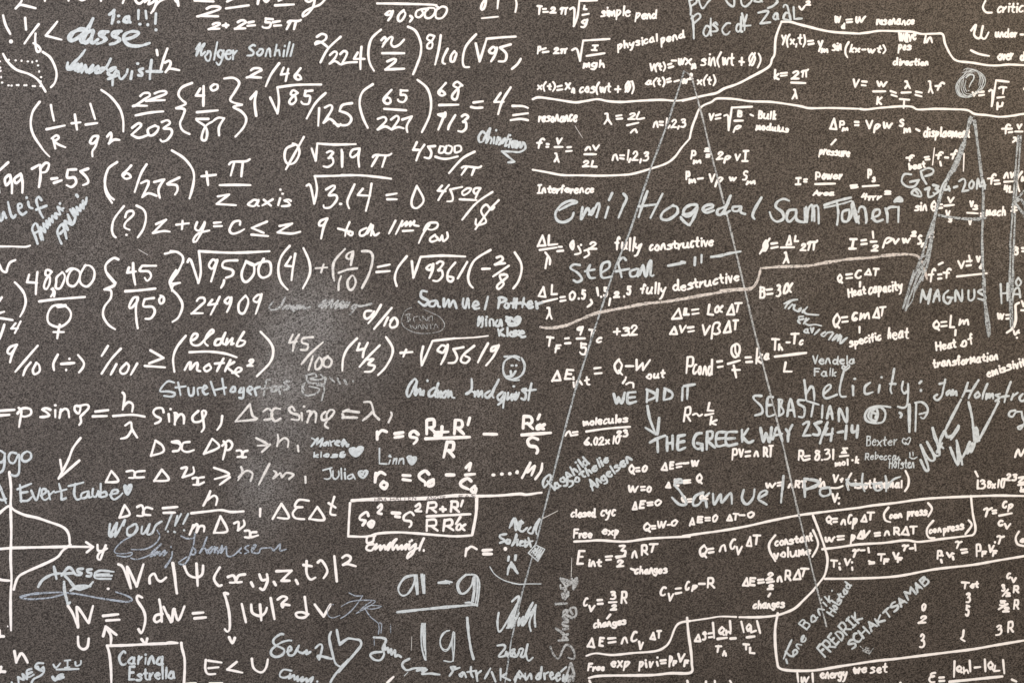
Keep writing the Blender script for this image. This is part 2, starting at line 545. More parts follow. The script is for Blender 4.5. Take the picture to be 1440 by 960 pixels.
# ---------------------------------------------------------------- the writing, read off the board
# @ x y : corner of a 250 x 170 mm patch, its own units 5.648 to the millimetre   @@ : plain millimetres
# capital letter : new inscription (material, kind | label)     z slant width     w width
# s smooth stroke   l straight stroke   d dots   t box text   b baseline text
WRITING = """
@ 0 0
P equation | cut off white line of algebra along the top left edge
z .2 22
s 165 -40 172 10 125 70
s 125 70 160 42 220 52 283 68
s 350 -60 357 10
s 530 -60 545 8
s 620 -12 650 4 690 -12
s 790 -60 803 10
s 1010 -70 975 28
s 1060 -30 1085 20 1115 30 1155 -10 1150 20 1185 -10
s 1190 -60 1190 0 1180 35 1215 20 1250 -20
s 1250 -20 1230 60 1200 108
s 1215 90 1260 20 1325 -10
s 1380 -60 1392 5 1412 25
P equation | white exclamation mark, one sixth and less-than sign
s 25 125 45 200 82 272
w 34
d 88 332
w 22
s 200 145 208 238
s 308 195 250 270 195 348
s 283 270 280 320 285 380 300 415 322 400 310 375 285 355 265 345
s 455 175 420 220 365 285 365 285 420 300 490 318
P graph | white S curve in a dotted box with a bracket
s 340 415 400 460 440 540 450 600 435 660 405 695
s 25 430 60 490 130 555 230 590 300 635 345 700 362 730
w 17
> dotted_box
d 70 478 125 482 172 485 222 490 257 495 292 487 303 522 312 570 327 615 325 650 18 658 68 680 93 682 135 678 148 678 195 680 210 679 262 686 278 686 322 686 -2 490 2 540 5 565 10 615
C note | small grey chalk score with three exclamation marks
z 0 22
s 870 118 890 105 908 85
s 906 88 903 130 890 190
d 943 130 943 178 1112 195 1175 200 1240 240
t 970 125 1048 192 a
s 1102 85 1100 155
s 1158 90 1165 150
s 1240 110 1235 190
C signature | thick doubled grey chalk first name
w 25
s 740 150 700 230 640 300 650 340 690 330
s 720 250 650 230 570 265 545 300 560 325 610 310 680 250 740 155
s 560 310 590 260 650 240 690 260
s 740 240 690 270 665 320 680 345 720 310 745 250 725 310 735 345 780 315
s 860 255 800 260 790 285 830 305 820 335 770 350
s 830 270 815 290 845 315 800 345
s 965 250 900 262 895 290 940 310 930 340 875 355
s 940 265 920 290 955 320 900 350
s 985 318 1055 300 1105 265 1055 252 995 275 985 320 1030 362 1110 368 1190 345
C signature | scribbled grey chalk surname under the doubled name
w 21
s 678 398 640 450 565 525 540 555 600 545 
s 540 500 535 545 560 545 620 510 600 560 650 510 630 570 680 520 650 580
s 610 520 620 570 680 525 690 575 740 520 710 585 780 530 760 580 800 575
s 880 470 850 530 800 580 800 550 840 545 870 570 920 540 880 550 860 590 900 600 925 560 900 620 895 680
s 860 630 900 615 940 600
s 940 570 950 620 970 630 1005 590 1015 555
s 1050 570 1040 628
d 1095 508
s 1135 548 1105 560 1130 585 1125 605 1100 600
s 1205 480 1195 560 1192 630
s 1165 570 1230 570 1290 572
P equation | white one half beside the grey surname
z .2 22
s 1245 400 1252 440
s 1330 388 1300 470 1275 560
s 1310 500 1345 485 1355 515 1315 575 1315 575 1350 548 1425 560
@ 240 0
P equation | cut off white fractions along the top edge
w 32
s 45 -40 62 48
s 705 -50 692 34
w 22
l 190 8 340 14
t 215 45 402 142 2
l 440 70 620 45
s 448 15 495 -5
s 735 -10 760 18 788 -10
l 830 46 980 38
s 858 8 900 -12
s 1072 5 1100 18 1150 -10
s 1148 -20 1130 60 1085 115 1052 132 1060 100 1120 65 1185 40 1225 0
P equation | small white sum two plus two equals five equals pi
t 300 175 402 243 2
l 415 205 458 203
l 438 190 442 218
t 505 155 608 240 2
l 618 182 660 174
l 610 208 670 203
t 720 142 822 232 5
l 812 180 868 170
l 822 207 878 204
t 912 152 1044 245 π
C signature | small cursive grey chalk full name
z .2 16
s 200 395 235 345 215 400 205 445 240 380 270 350 245 400 245 440 275 415
t 265 330 535 528 olger
t 600 330 985 462 Sonhill
P equation | white fraction two over forty six
z .2 22
t 605 535 732 628 2
s 862 505 800 590 755 688
t 865 530 948 655 4
t 975 535 1045 645 6
P equation | white fraction two over two hundred twenty four in front of n over two to the eighth
s 1162 295 1200 272 1235 285 1225 320 1150 355 1160 335 1200 340 1245 375
s 1350 295 1250 390 1190 498
s 1265 440 1300 412 1322 425 1300 470 1262 508 1262 508 1305 488 1345 512
@ 480 0
s -8 432 20 408 45 420 35 455 0 515 0 515 45 500 125 495
s 160 375 152 470 152 552
s 130 420 100 470 100 470 185 470
s 315 238 240 310 215 410 225 500 260 565
s 318 322 345 297 352 325 326 375
s 336 350 385 300 408 300 395 348 418 374 460 358 498 318
l 325 425 500 425
s 365 490 420 470 430 490 350 555 350 555 500 548
s 530 215 590 250 630 340 630 430 600 520 570 592
w 18
s 740 290 700 280 680 310 710 330 725 350 715 385 685 385 685 355 720 325 740 290
w 22
s 790 282 775 390 745 515
s 845 390 810 460 805 500 825 510
t 858 400 925 500 0
s 1070 275 990 370 965 470 975 530 1015 535
l 1068 348 1098 490
l 1098 490 1155 310
s 1155 310 1270 300 1385 293
t 1165 365 1245 500 9
s 1345 355 1260 380 1260 380 1310 430 1300 485 1250 490
s 1425 470 1400 510 1355 550
P equation | white ninety thousand under a long bar
s 285 30 450 32 720 40 755 52
t 345 80 420 175 9
t 440 75 518 178 0
s 548 130 565 145 545 175
w 18
s 640 75 600 90 592 130 620 140 650 110 640 80 690 70
s 690 75 665 100 668 140 705 145 740 110 740 70 690 65
s 770 60 750 100 755 145 800 145 835 100 835 65 800 55 770 75
P equation | cut off white eighty-something by the top edge
w 22
s 1120 -30 1150 0 1130 75 1110 70 1120 30 1150 -10
s 1250 -40 1240 70
w 14
l 1115 148 1245 135
w 18
s 1370 -40 1392 30 1382 98
@ 720 0
P formula | white simple pendulum period formula
z .1 18
t 195 42 245 125 T
l 245 75 270 73
l 248 98 285 97
t 300 55 355 112 2
t 378 55 450 125 π
s 462 75 495 72 490 210 490 210 520 130 535 10 535 10 675 5
t 562 40 600 85 L
l 560 122 610 112
t 540 150 607 228 g
t 700 45 945 165 simple
t 970 75 1155 182 pend
P formula | white physical pendulum period formula
t 195 365 235 438 P
l 240 395 268 385
l 245 418 290 412
t 325 375 380 435 2
t 380 378 445 432 π
s 478 400 515 392 540 485 540 485 565 325 565 325 775 312
t 625 355 690 410 I
l 592 447 735 425
t 560 475 738 560 mgh
b 840 395 1150 330 60 physical
b 1185 350 1370 300 60 pend
P formula | white velocity formula
t 1090 490 1225 580 V(t)
l 1240 515 1265 508
l 1245 540 1280 530
@ 960 0
t -95 410 625 555 -ωxₘ sin(ωt + Ø)
P formula | white acceleration formula under the velocity
@ 720 0
t 1055 610 1220 698 a(t)
l 1228 635 1255 625
l 1235 655 1262 648
l 1290 650 1325 640
@ 960 0
t -8 580 85 670 ω²
t 110 590 268 690 x(t)
P formula | white displacement cosine formula
@ 720 0
t 195 645 350 735 x(t)
l 360 690 395 682
l 360 718 400 712
t 415 655 502 748 xₙ
t 530 640 975 760 cos(ωt + Ø)
@ 960 0
C signature | grey chalk names at the top edge, angular capitals
z 0 15
s 50 10 65 70 62 120
s 50 10 100 -10 110 20 70 50
s 120 -20 155 70 200 20 240 -20
s 330 -20 360 30 400 55 410 20 400 -30
s 460 -10 470 40 500 55 540 20 550 0
t 560 -30 640 25 a
s 700 -20 740 0 755 20 700 60 675 68 720 50 750 15
w 16
s 75 130 85 220 88 310
s 68 150 120 110 140 140 80 195
t 155 140 235 300 d
t 228 175 285 262 s
t 305 180 385 285 c
t 415 130 480 265 d
s 470 110 490 200 490 245
s 510 120 480 210 480 210 540 205
s 600 105 680 95 615 190 615 190 695 180
t 710 100 770 165 a
s 845 165 800 150 820 105 850 120 855 160 830 50 805 45 800 60
s 880 60 885 155 885 155 945 150
P formula | small white note cut at the top
z .1 16
s 925 55 945 80 970 50
t 975 5 1020 50 ²
P divider_line | wavy white outline with stepped corner at the top right
@ 720 0
w 19
s 165 790 210 775 300 785 410 802 505 815 580 805 680 790 760 805 870 812 1000 803 1180 795 1300 802 1412 790
@ 960 0
w 22
s 0 800 130 770 200 755 270 740 330 705 430 670 530 620 680 535 710 470 730 430 740 300 785 175 785 175 860 178 920 195 1000 215 1100 240 1210 258 1412 270
@ 1190 0
w 18
s 110 268 180 260 260 248 400 250 520 255 600 272 700 270 765 275 785 350 830 440 880 485 1000 500 1120 520 1210 522 1290 515 1412 520 1600 530
P divider_line | long wavy white line from the bracket corner to the right edge
@ 960 110
w 18
@ 720 110
s 165 728 280 748 400 770 560 772 700 775 860 770 960 760 1100 720 1220 680 1290 630 1350 550 1412 480
@ 960 110
s 55 480 75 390 105 310 130 250 170 215 230 190 265 165 330 162 420 168 540 185 700 190 850 210 940 225 1010 240 1180 238 1412 245
@ 1190 110
s 110 245 160 250 260 238 430 225 520 228 570 250 700 245 850 248 960 255 1020 285 1120 295 1220 308 1330 298 1412 285 1600 280
P formula | white resonance frequency equality at the top right
z .1 18
@ 960 0
t 1205 125 1262 188 ω
t 1255 182 1292 235 d
@ 1190 0
l 0 160 45 155
l 5 180 45 176
t 70 125 160 190 ω
t 235 145 545 210 resonance
P formula | white travelling wave formula
@ 960 0
t 780 270 980 385 Y(x,t)
l 995 330 1035 325
l 1000 355 1040 348
t 1070 320 1118 418 Y
t 1095 382 1158 426 m
t 1180 340 1265 410 sin
s 1318 338 1295 380 1292 425 1308 458
@ 1190 0
t 20 350 320 435 kx-ωt)
P note | small white note on direction
t 412 255 560 345 wave
t 612 280 690 350 in
t 405 350 520 430 pos
t 365 455 655 530 direction
P note | white damping notes at the top right edge
s 1105 10 1085 60 1110 100 1155 103
t 1195 10 1500 110 critical
s 992 245 1030 200 1015 280 1060 305 1085 210 1070 290 1100 310 1130 260
t 1178 225 1412 305 under -
s 990 402 1050 430 1135 447
t 1195 420 1330 485 over
t 1375 410 1425 490 d
P formula | white wave number formula
@ 960 0
t 720 550 770 640 k
l 778 585 828 580
l 780 605 828 600
t 862 560 930 635 2
t 935 545 1005 622 π
l 862 658 975 662
t 862 705 915 795 λ
P formula | white wave speed fractions
@ 1190 0
t 50 625 110 700 V
t 115 640 170 690 =
t 238 640 330 695 w
l 215 728 310 727
t 235 765 290 838 K
l 352 725 395 740
l 360 755 402 768
t 460 640 515 712 λ
l 440 738 512 735
s 425 788 500 795
l 460 795 455 860
l 555 730 600 738
l 550 755 598 768
t 645 640 695 750 λ
t 700 650 785 725 f
C drawing | round grey chalk scribble with a question mark inside
z 0 5
s 930 560 960 545 1030 560 1090 600 1105 650 1080 700 1020 740 950 775 890 760 868 700 885 650 930 600 990 560 1050 570 1095 620 1100 670 1060 730 980 770 910 770 880 720 890 660 940 610 1000 575
s 875 700 900 640 950 600 1000 560 1060 590 1085 640 1070 700 1030 730 960 765 900 750 875 690 900 650 920 620 960 550
s 905 650 895 690 905 740 960 765
s 920 640 910 690 925 740 950 760
s 935 610 925 680 945 740 990 750
s 950 640 940 690 955 730
s 1040 570 1060 620 1050 680
s 1060 590 1070 640 1060 690 1040 720
s 1075 600 1090 650 1070 690
s 960 560 1010 555 1050 570 1090 610
s 920 580 970 570 1020 575
s 885 670 880 720 910 765 970 775 1010 760
s 890 680 890 730 930 770
w 11
s 950 620 980 595 1010 600 1010 630 990 660 975 695
d 970 722
P formula | white string wave speed with root
@ 1190 0
z .1 18
t 995 725 1040 770 v
l 1050 735 1090 730
l 1055 760 1095 755
s 1135 725 1160 720 1155 845 1155 845 1190 640 1190 640 1290 652
t 1205 685 1280 755 τ
l 1200 778 1255 772
t 1190 810 1250 880 μ
d 1412 708
@ 0 110
P equation | white bracket holding one over R plus one over q squared
z .2 22
s 315 190 260 270 245 370 270 460 330 550
w 14
s 320 540 360 590 395 625
w 22
s 405 215 412 260 430 340
l 370 407 515 377
s 410 480 450 455 468 475 430 505 430 505 470 530 520 550
s 425 490 440 560
l 570 360 640 352
l 595 290 612 410
l 718 205 755 325
l 682 370 772 358
s 780 460 740 465 715 510 740 520 775 485 780 465 760 540 735 580 735 622
s 852 465 880 435 885 470 865 520 865 520 905 490 950 492
s 805 95 880 150 950 240 978 330 980 425
P equation | white fraction 22 over 203
t 1055 110 1200 232 2
t 1165 95 1332 190 2
s 1078 297 1190 275 1298 265
s 1050 395 1100 360 1120 380 1045 450 1045 450 1100 475 1170 455
t 1165 365 1270 465 0
s 1285 350 1330 335 1350 360 1300 400 1355 405 1365 440 1330 490 1290 505 1275 490
P equation | white braces holding four degrees over 87
@ 240 110
s 170 40 90 75 62 130 90 175 120 205 45 240 45 240 110 250 95 310 75 360 95 415 150 445
w 20
s 235 85 200 140 200 140 268 140
w 26
l 262 65 260 220
w 20
s 345 50 318 75 335 100 370 85 372 55 345 50
w 22
l 210 272 375 257
s 205 325 300 325 300 325 205 330 270 380 290 430 280 490 250 490 250 450 280 380 335 345
s 345 335 380 315 425 320 425 320 385 390 385 455
s 425 5 500 0 545 40 510 110 475 180 565 212 565 212 500 230 560 265 600 320 580 390 515 465
P equation | white one and root 85 over 125
w 26
s 635 165 680 110 680 110 668 200 680 300
w 22
l 790 155 848 280
s 848 280 860 180 848 75 848 75 1000 55 1195 52
t 932 90 1020 218 8
t 1028 90 1135 215 5
s 1230 120 1150 200 1080 322
s 1180 240 1172 380
s 1225 235 1270 215 1280 250 1215 355 1215 355 1260 325 1300 350 1330 385 1350 365
@ 480 110
s 85 200 10 215 -14 262 -14 262 50 285 80 325 55 368 5 375 -60 360
P equation | large white bracket 65 over 227
s 250 50 170 110 145 200 170 310 210 395
t 325 85 408 215 6
t 440 90 535 200 5
l 340 245 515 257
s 290 325 340 310 355 340 290 408 290 408 350 385 400 410
s 395 330 440 300 455 330 400 410 400 410 450 390 495 400
s 485 330 560 305 560 305 520 380 525 430
s 605 15 680 80 712 180 700 300 640 430
P equation | white fraction 68 over 913 equal to four
t 760 30 840 150 6
s 960 60 920 30 890 60 930 90 915 165 885 165 885 130 955 55
l 778 215 930 212
s 830 280 770 290 770 290 820 310 825 275 800 340 770 410
s 905 295 860 370 848 408
t 918 280 1018 435 3
s 1050 195 1125 185
s 1030 230 1070 238 1120 235
s 1265 120 1215 190 1215 190 1290 190
s 1345 75 1280 180 1245 288
l 1360 222 1412 222
s 1412 222 1450 225 1482 238
l 1365 295 1482 280
s 1345 335 1420 325 1482 335
C signature | small grey chalk first name with hooked underline
z .15 17
s 1140 440 1120 425 1090 470 1100 510 1130 500
s 1130 490 1180 400 1170 450 1150 515 1180 470 1195 490 1185 520
s 1215 470 1210 520
d 1230 415
s 1245 470 1230 525 1260 475 1265 510 1280 520 1300 480 1250 530 1290 500
s 1330 450 1300 540 1320 530
s 1290 490 1350 485
s 1340 495 1330 550
d 1340 455
s 1380 500 1350 510 1360 550 1385 510 1385 550
s 1400 510 1395 555 1420 510 1420 550
@ 720 110
s 10 500 20 550 40 500 35 555 60 510 70 550 90 515
s 85 510 100 520 105 560 60 588 0 585 -80 582 -80 582 -10 640 20 665 20 665 -30 670
P equation | white Greek letter beside root 319 times pi
@ 240 110
z .2 20
s 985 530 920 560 905 630 930 680 985 670 1022 600 1010 540 970 520
l 1058 468 915 725
l 1120 560 1152 655
s 1152 655 1165 520 1165 520 1300 528 1470 525
t 1205 570 1300 715 3
l 1358 570 1362 705
@ 480 110
l 8 590 8 700
s 145 560 90 570 70 610 90 630 130 600 145 565 135 630 142 705
t 232 590 408 715 π
P equation | white 45 thousand over pi
s 600 510 570 570 570 570 620 570
s 660 530 620 590 595 655
s 745 540 690 545 690 545 715 590 700 635 660 630
w 17
s 785 545 775 590 810 590 820 550 785 540
s 835 540 825 590 865 595 880 550 850 535
s 900 545 905 590 950 575 945 540 905 540 900 560
w 20
s 748 625 800 640 850 640 925 622
s 1058 585 960 640 855 755
t 945 690 1120 780 π
P equation | white bracket six over 275 plus pi over z axis
@ 0 110
s 930 668 860 720 838 800 840 900 890 990
t 962 685 1052 810 6
s 1165 685 1120 760 1070 905
s 1120 835 1170 815 1180 840 1130 945 1130 945 1180 915 1245 935
s 1225 825 1305 805 1305 805 1260 880 1270 950
@ 0 110
s 1425 790 1330 840 1400 850 1410 890 1390 925
@ 240 110
s 10 575 110 640 180 740 180 850 150 955
l 245 780 360 768
l 285 745 298 850
t 455 635 638 790 π
s 390 850 520 848 635 850
@ 0 240
P equation | z axis
@ 0 110
P equation | white p equals fifty five with ninety nine
w 24
s 65 670 0 730
s -20 800 -5 910
s 70 770 40 800 50 850 85 810 80 770 95 830 95 915
s 160 765 115 800 130 835 175 790 165 760 180 830 178 910
s 255 720 310 690 
s 320 690 322 780 310 865
s 320 720 360 675 390 685 370 740 335 750
l 410 800 455 795
l 430 832 490 812
s 605 725 540 728 540 728 535 790 590 790 605 830 570 865 530 850
s 700 720 640 740 640 740 690 790 700 830 660 850
@ 720 110
P formula | white resonance wavelength formula
z .1 18
t 205 285 522 355 resonance
t 725 275 798 375 λ
l 828 302 870 295
l 832 325 875 322
t 920 272 985 335 2
s 1010 270 990 325 1050 318
l 915 375 1005 355
t 935 400 1000 442 n
t 1115 312 1385 412 n=1,2,3
P formula | white harmonic frequency formula
t 190 472 265 565 f
t 265 515 300 555 =
t 350 470 405 530 V
l 338 548 402 547
t 330 590 380 675 λ
l 440 550 468 548
l 430 582 475 578
t 575 525 700 580 nV
l 575 605 668 605
t 560 650 680 712 2L
t 790 565 1090 680 n=1,2,3
P note | small white one-word heading on interference
t 195 840 655 922 Interference
@ 960 110
P formula | white bulk modulus wave speed
t 205 275 255 340 V
l 262 298 300 288
l 262 325 300 318
s 330 300 360 300 365 415 365 415 390 235 390 235 550 228
t 430 252 475 315 B
l 412 340 478 338
t 395 370 470 438 ρ
s 538 290 560 300
t 595 255 745 335 Bulk
b 585 405 835 430 50 modulus
P formula | white pressure amplitude squared formula
t 58 570 110 650 P
t 80 645 150 685 m
t 170 550 218 590 2
t 180 600 220 635 =
t 265 580 385 680 2ρ
t 412 598 465 660 V
t 465 570 530 668 I
P formula | white pressure amplitude formula with density
t 20 735 62 812 P
t 45 795 108 840 m
l 120 800 160 795
t 205 755 262 832 V
t 250 780 325 868 ρ
t 365 780 432 822 ω
t 468 730 522 815 S
t 500 810 580 850 m
P formula | white pressure change formula
t 1160 315 1230 415 ∆
t 1240 335 1290 400 P
t 1262 390 1318 425 m
t 1360 340 1405 385 =
@ 1190 110
t 60 340 105 385 =
t 150 330 275 440 Vρ
t 290 345 372 405 ω
t 415 320 462 390 S
t 450 390 515 440 m
l 555 405 580 420
P note | small white word displacement
t 608 385 985 500 displaement
P note | small white word pressure
@ 960 110
l 1215 490 1180 528
b 1085 600 1320 625 60 pressure
P formula | white intensity formula, power over area
t 890 785 945 852 I
t 955 795 995 832 =
t 1050 740 1272 812 Power
l 1052 842 1210 838
t 1030 885 1205 938 Area
t 1335 845 1390 880 =
@ 1190 110
t 165 720 205 800 P
t 200 780 235 828 s
l 130 860 258 852
l 35 855 85 848
l 40 872 92 865
t 115 910 285 975 4πr
t 300 890 360 930 ²
P formula | white beat frequency formula with bars
t 470 605 545 665 f
b 500 730 625 705 50 beat
l 622 630 655 625
l 630 648 660 645
w 10
l 700 555 685 690
w 18
t 705 580 775 650 f
l 745 665 752 695
l 785 630 808 632
t 825 565 885 650 f
w 11
l 935 600 930 740
w 16
s 870 660 890 670 885 690
C signature | grey chalk initials above a written date
z .1 17
s 515 765 460 765 440 820 480 860 540 860 575 810 575 810 505 825
s 590 740 605 790 635 840
s 590 740 650 715 690 730 680 760 625 780
s 530 890 560 880 590 910 590 940 520 920 540 890 570 920
s 625 885 660 870 650 900 655 945 700 930
s 690 850 730 860 710 880 735 895 705 920 690 910
s 800 800 760 860 740 950
s 790 840 775 885 825 880
l 810 860 820 895
l 855 868 880 860
s 895 820 930 800 945 830 920 900 920 900 970 890
t 965 805 1020 885 0
s 1035 880 1045 800 1060 850 1080 860
s 1075 830 1090 810 1100 880
s 1060 860 1105 850
D drawing | tall grey chalk derrick sketch of doubled lines at the right
z 0 20
s 995 320 960 420 930 520 870 660 800 810 740 960
w 18
s 985 310 970 350 960 440 905 560 880 660 860 720 780 840
s 945 510 900 640 860 740
w 20
s 1020 340 1035 470 1060 660 1080 830 1090 960
w 9
s 975 330 1015 305
s 960 420 1000 330 1010 380
@ 0 240
P equation | white bracket six over 275 plus pi over z axis
z .2 21
s 858 -10 832 70 845 150 870 200 905 230
@ 240 240
s 185 80 170 150 150 222
s 375 205 465 190 465 190 365 265 365 265 520 275
t 605 175 965 292 axis
d 872 152
P equation | white root 3.14 equals zero
s 1080 120 1110 120 1140 262
s 1140 262 1162 150 1145 45 1145 45 1300 42 1412 38
s 1235 150 1290 120 1305 135 1255 195 1310 195 1320 230 1270 290 1220 295 1215 275
w 26
d 1350 265
w 21
@ 480 240
s 0 38 150 38 280 50 395 65
s 105 110 55 220 48 260 62 300
s 170 145 130 195 130 195 230 200
s 240 105 225 200 195 320
s 360 195 440 182
s 365 228 440 228
s 600 122 560 230 565 285 600 298 645 260 650 215 600 125
P equation | white 4509 over a dollar sign
w 18
s 800 120 765 160 765 160 830 165
s 855 115 810 170 770 235
s 960 130 865 150 865 150 885 205 880 240 840 245
s 1000 140 960 170 970 195 1010 175 1030 145 1000 140
s 1105 140 1065 140 1050 165 1070 185 1105 140 1085 175 1065 220
l 940 228 1075 235
s 1200 170 1070 260 960 390
s 1215 290 1190 310 1150 270 1110 320 1150 400 1120 425 1070 430 1070 385
s 1250 235 1170 320 1065 465
P equation | white question mark in brackets, z plus y equals c
@ 0 240
w 21
s 985 282 910 380 890 460 900 510 920 530
s 995 370 1010 330 1050 320 1060 350 1000 410 990 450 1030 470
d 1005 510
s 1085 278 1140 310 1160 370 1140 460 1095 530
s 1240 425 1320 390 1320 390 1215 495 1215 495 1300 480 1350 485
@ 240 240
l 45 430 145 418
l 95 400 90 465
s 210 410 195 460 230 475 270 410 250 480 200 565 180 550 220 500 308 475
s 345 415 400 410
s 345 442 408 440
s 550 430 550 400 500 410 468 470 490 500 540 490 585 465
s 765 405 645 455 645 455 740 495
s 642 508 775 520
s 865 440 965 420 965 420 850 490 850 490 960 500 1030 485
P equation | white phrase raising nine to a power
s 1240 380 1190 400 1180 435 1215 430 1245 380 1215 450 1195 540
w 18
l 1330 460 1412 480
@ 480 240
s 65 410 40 470 30 520
s 0 465 40 480 90 490 80 515 55 500 70 480
s 200 455 150 480 150 515 190 505 235 425 205 500 250 435 235 515 250 480 265 515 300 495
l 430 398 378 500
l 485 400 432 505
s 480 440 520 405 510 440 550 405 545 440 580 400 575 430 615 440
l 490 480 570 475
s 700 430 650 500 615 575
s 655 475 690 420 760 415 760 450 720 470 690 465
s 745 510 705 540 715 565 770 545 750 520 780 555 800 515 810 560 845 530 840 490
w 21
P equation | white 48 thousand over a female sign
@ 0 240
s 232 825 215 885 215 885 295 890
s 298 805 290 880 285 980
t 340 780 420 950 8
s 420 935 425 970 405 1000
t 435 795 525 942 0
s 530 800 570 775 630 800 630 860 590 915 545 905 535 860 560 800 580 785
s 680 750 640 820 640 890 690 920 740 870 750 800 715 755 670 755
P equation | white bracket at the left edge
s 122 890 160 930 200 990
P equation | white letters and bar cut off by the left edge
w 16
l -20 602 100 602
s 100 602 200 605 240 595
w 24
s -30 700 0 760 20 795 50 805 60 770 80 730 122 710
P equation | white braces holding 45 over 95 degrees
w 22
s 940 705 900 695 840 750 850 820 890 870 910 910 830 945
w 24
s 1025 770 1010 810 1010 810 1080 800
s 1058 735 1060 820 1075 905
w 21
s 1240 755 1130 755 1130 755 1110 795 1180 800 1200 840 1170 875 1150 850
s 995 955 1100 950 1230 938
s 1310 660 1400 645 1450 680 1455 730
@ 240 240
s 0 640 60 650 100 700 60 800 15 860 5 895 75 890 75 890 20 910 10 955
P equation | white root 9500 times bracketed four
w 23
s 135 725 160 710 220 890
s 220 890 240 800 225 640 225 640 500 652 785 640
t 295 695 380 890 9
s 530 712 430 720 415 765 490 790 490 830 440 850
s 425 870 420 895 400 930
s 600 720 565 810 575 870 610 880 660 820 660 750 630 730 600 720 650 750 700 735
s 740 700 700 770 705 830 740 850 790 820 795 750 770 720 690 735
w 20
s 945 598 880 680 855 780 875 880 930 945
s 955 685 910 755 910 755 970 760
s 990 660 970 780 960 870
s 1055 615 1100 720 1105 820 1050 935
E equation | worn greyish white nine tenths in brackets
w 20
s 1150 775 1245 768
s 1215 745 1195 808
s 1385 622 1300 720 1290 820 1300 875
l 1335 810 1408 784
@ 480 240
s 95 640 50 660 40 690 70 700 95 645 75 750
l 50 785 125 775
s -2 838 -20 890 -22 948
s 80 835 50 880 60 940 90 940 115 885 95 835 80 835
w 22
s 165 640 230 645 250 700 220 820 165 930
P equation | white root 9361 in brackets with minus two eighths
w 22
l 290 765 385 745
l 280 805 385 797
s 520 680 450 770 425 850 440 915
l 560 720 572 848
s 572 848 600 770 630 685 630 685 800 675 985 682
t 665 730 740 862 9
t 720 710 820 885 3
s 905 730 850 800 845 865 875 880 890 850 850 840
l 1000 725 925 855
s 1185 630 1060 710 1010 820 1015 890 1045 930
w 20
l 1120 780 1180 778
s 1235 690 1270 680 1280 710 1220 745 1250 740 1300 735
l 1330 755 1205 840
s 1310 825 1260 830 1270 870 1290 900 1250 940 1240 910 1320 840 1290 820
@ 720 240
s 22 650 70 730 75 800 50 880 10 935
C signature | thick slanted grey chalk signature lines climbing to the right
@ 0 240
z 0 19
s 300 580 280 520 258 470 270 430 295 425 330 550
s 270 500 310 480
s 310 460 345 550 320 450 360 490 345 420 380 455 370 400 400 435 390 380 420 410 415 360 450 380 440 340 480 350 460 290 500 320
s 470 310 505 300
d 478 262
s 490 580 465 520 460 470 500 430 530 540
s 480 500 510 470
s 500 420 540 470 515 400 570 430 540 350 570 430 600 370 560 310 600 370 580 300 620 350 610 290 640 320 640 270 665 300 660 240 680 270 690 215
w 22
d 610 195 618 205
C signature | upright grey chalk name cut off by the left edge
z 0 20
s -10 320 0 390 20 390 30 330 50 375
s 65 250 85 340 105 375 125 355
s 150 300 175 290 170 265 145 270 150 320 180 350 210 330
s 225 250 235 290 260 300
d 213 215
s 330 235 310 210 290 240 320 330 345 375
s 290 310 370 280
P formula | white fully constructive condition
@ 720 240
z .1 19
t 195 505 275 610 ∆
t 280 505 370 600 L
l 220 630 355 610
l 370 605 395 605
l 360 640 405 635
s 265 650 300 700 300 745
s 280 690 265 775
w 24
s 485 560 465 590 480 625 490 590 485 560
w 19
s 525 600 545 650 500 665
d 548 590
s 600 630 612 665 575 690
s 575 635 600 628
t 605 560 680 630 2
t 812 520 1035 685 fully
b 1095 635 1592 592 72 constructive
C signature | long wide grey chalk full name on the right
@ 720 240
z .1 20
s 375 315 460 270 515 250 460 240 390 275 345 340 360 395 410 410 470 380 490 335
s 560 290 550 385 600 300 630 350 680 260 695 280 670 370
s 610 350 650 300
s 795 180 770 235
s 765 290 740 375
s 885 185 910 220 880 290 845 375
s 1075 165 1040 260 1005 370
s 1195 185 1100 375
s 1005 285 1150 268
s 1280 275 1200 330 1185 380 1240 390 1310 340 1310 290 1270 280
s 1412 280 1370 300 1360 340 1412 350
s 1340 370 1370 410 1412 435
@ 960 240
s 0 350 60 340 110 290 105 270 40 280 10 320 15 360 60 360 115 290 90 370 50 430 10 400 -15 385
s 165 320 240 290 230 270 180 280 160 310 190 335 250 315
s 330 290 280 310 275 345 310 345 350 280 380 200 330 320 330 345 375 320
s 455 285 400 290 400 320 440 320 465 285 460 330 495 345
s 625 215 570 310 555 360 570 385
C signature | tidy double-struck grey chalk full name beside the long one
s 845 240 800 225 750 250 740 290 790 330 800 380 750 405 710 380 690 330
s 890 310 840 320 825 380 850 405 900 350 900 310 905 390 960 410
w 17
s 980 290 985 410 1000 300 1030 280 1025 400
s 1030 310 1050 280 1075 290 1080 420
s 965 300 970 410
s 1045 310 1045 400
w 22
s 1125 275 1230 240 1335 215
w 14
s 1125 295 1260 265 1340 240
w 19
s 1225 260 1235 340 1225 430
s 1320 310 1270 330 1270 400 1310 400 1345 340 1340 270
s 1345 265 1360 330 1380 410 1400 360
@ 1190 240
s 0 310 25 320 10 400 -20 400
s 50 250 75 340 100 420 
s 95 330 110 290 145 300 160 390 155 415
s 200 380 260 350 260 310 220 320 210 370 240 405 290 390
s 310 300 325 350 325 410
s 320 310 350 290 400 290
s 415 290 412 410
w 24
s 385 245 420 215 440 240 400 240 425 228
C signature | grey chalk first name followed by ditto marks
@ 720 240
z .1 19
s 540 750 490 745 465 775 520 810 555 860 520 885 490 870
s 620 750 600 800 620 850 660 850
s 580 800 655 785
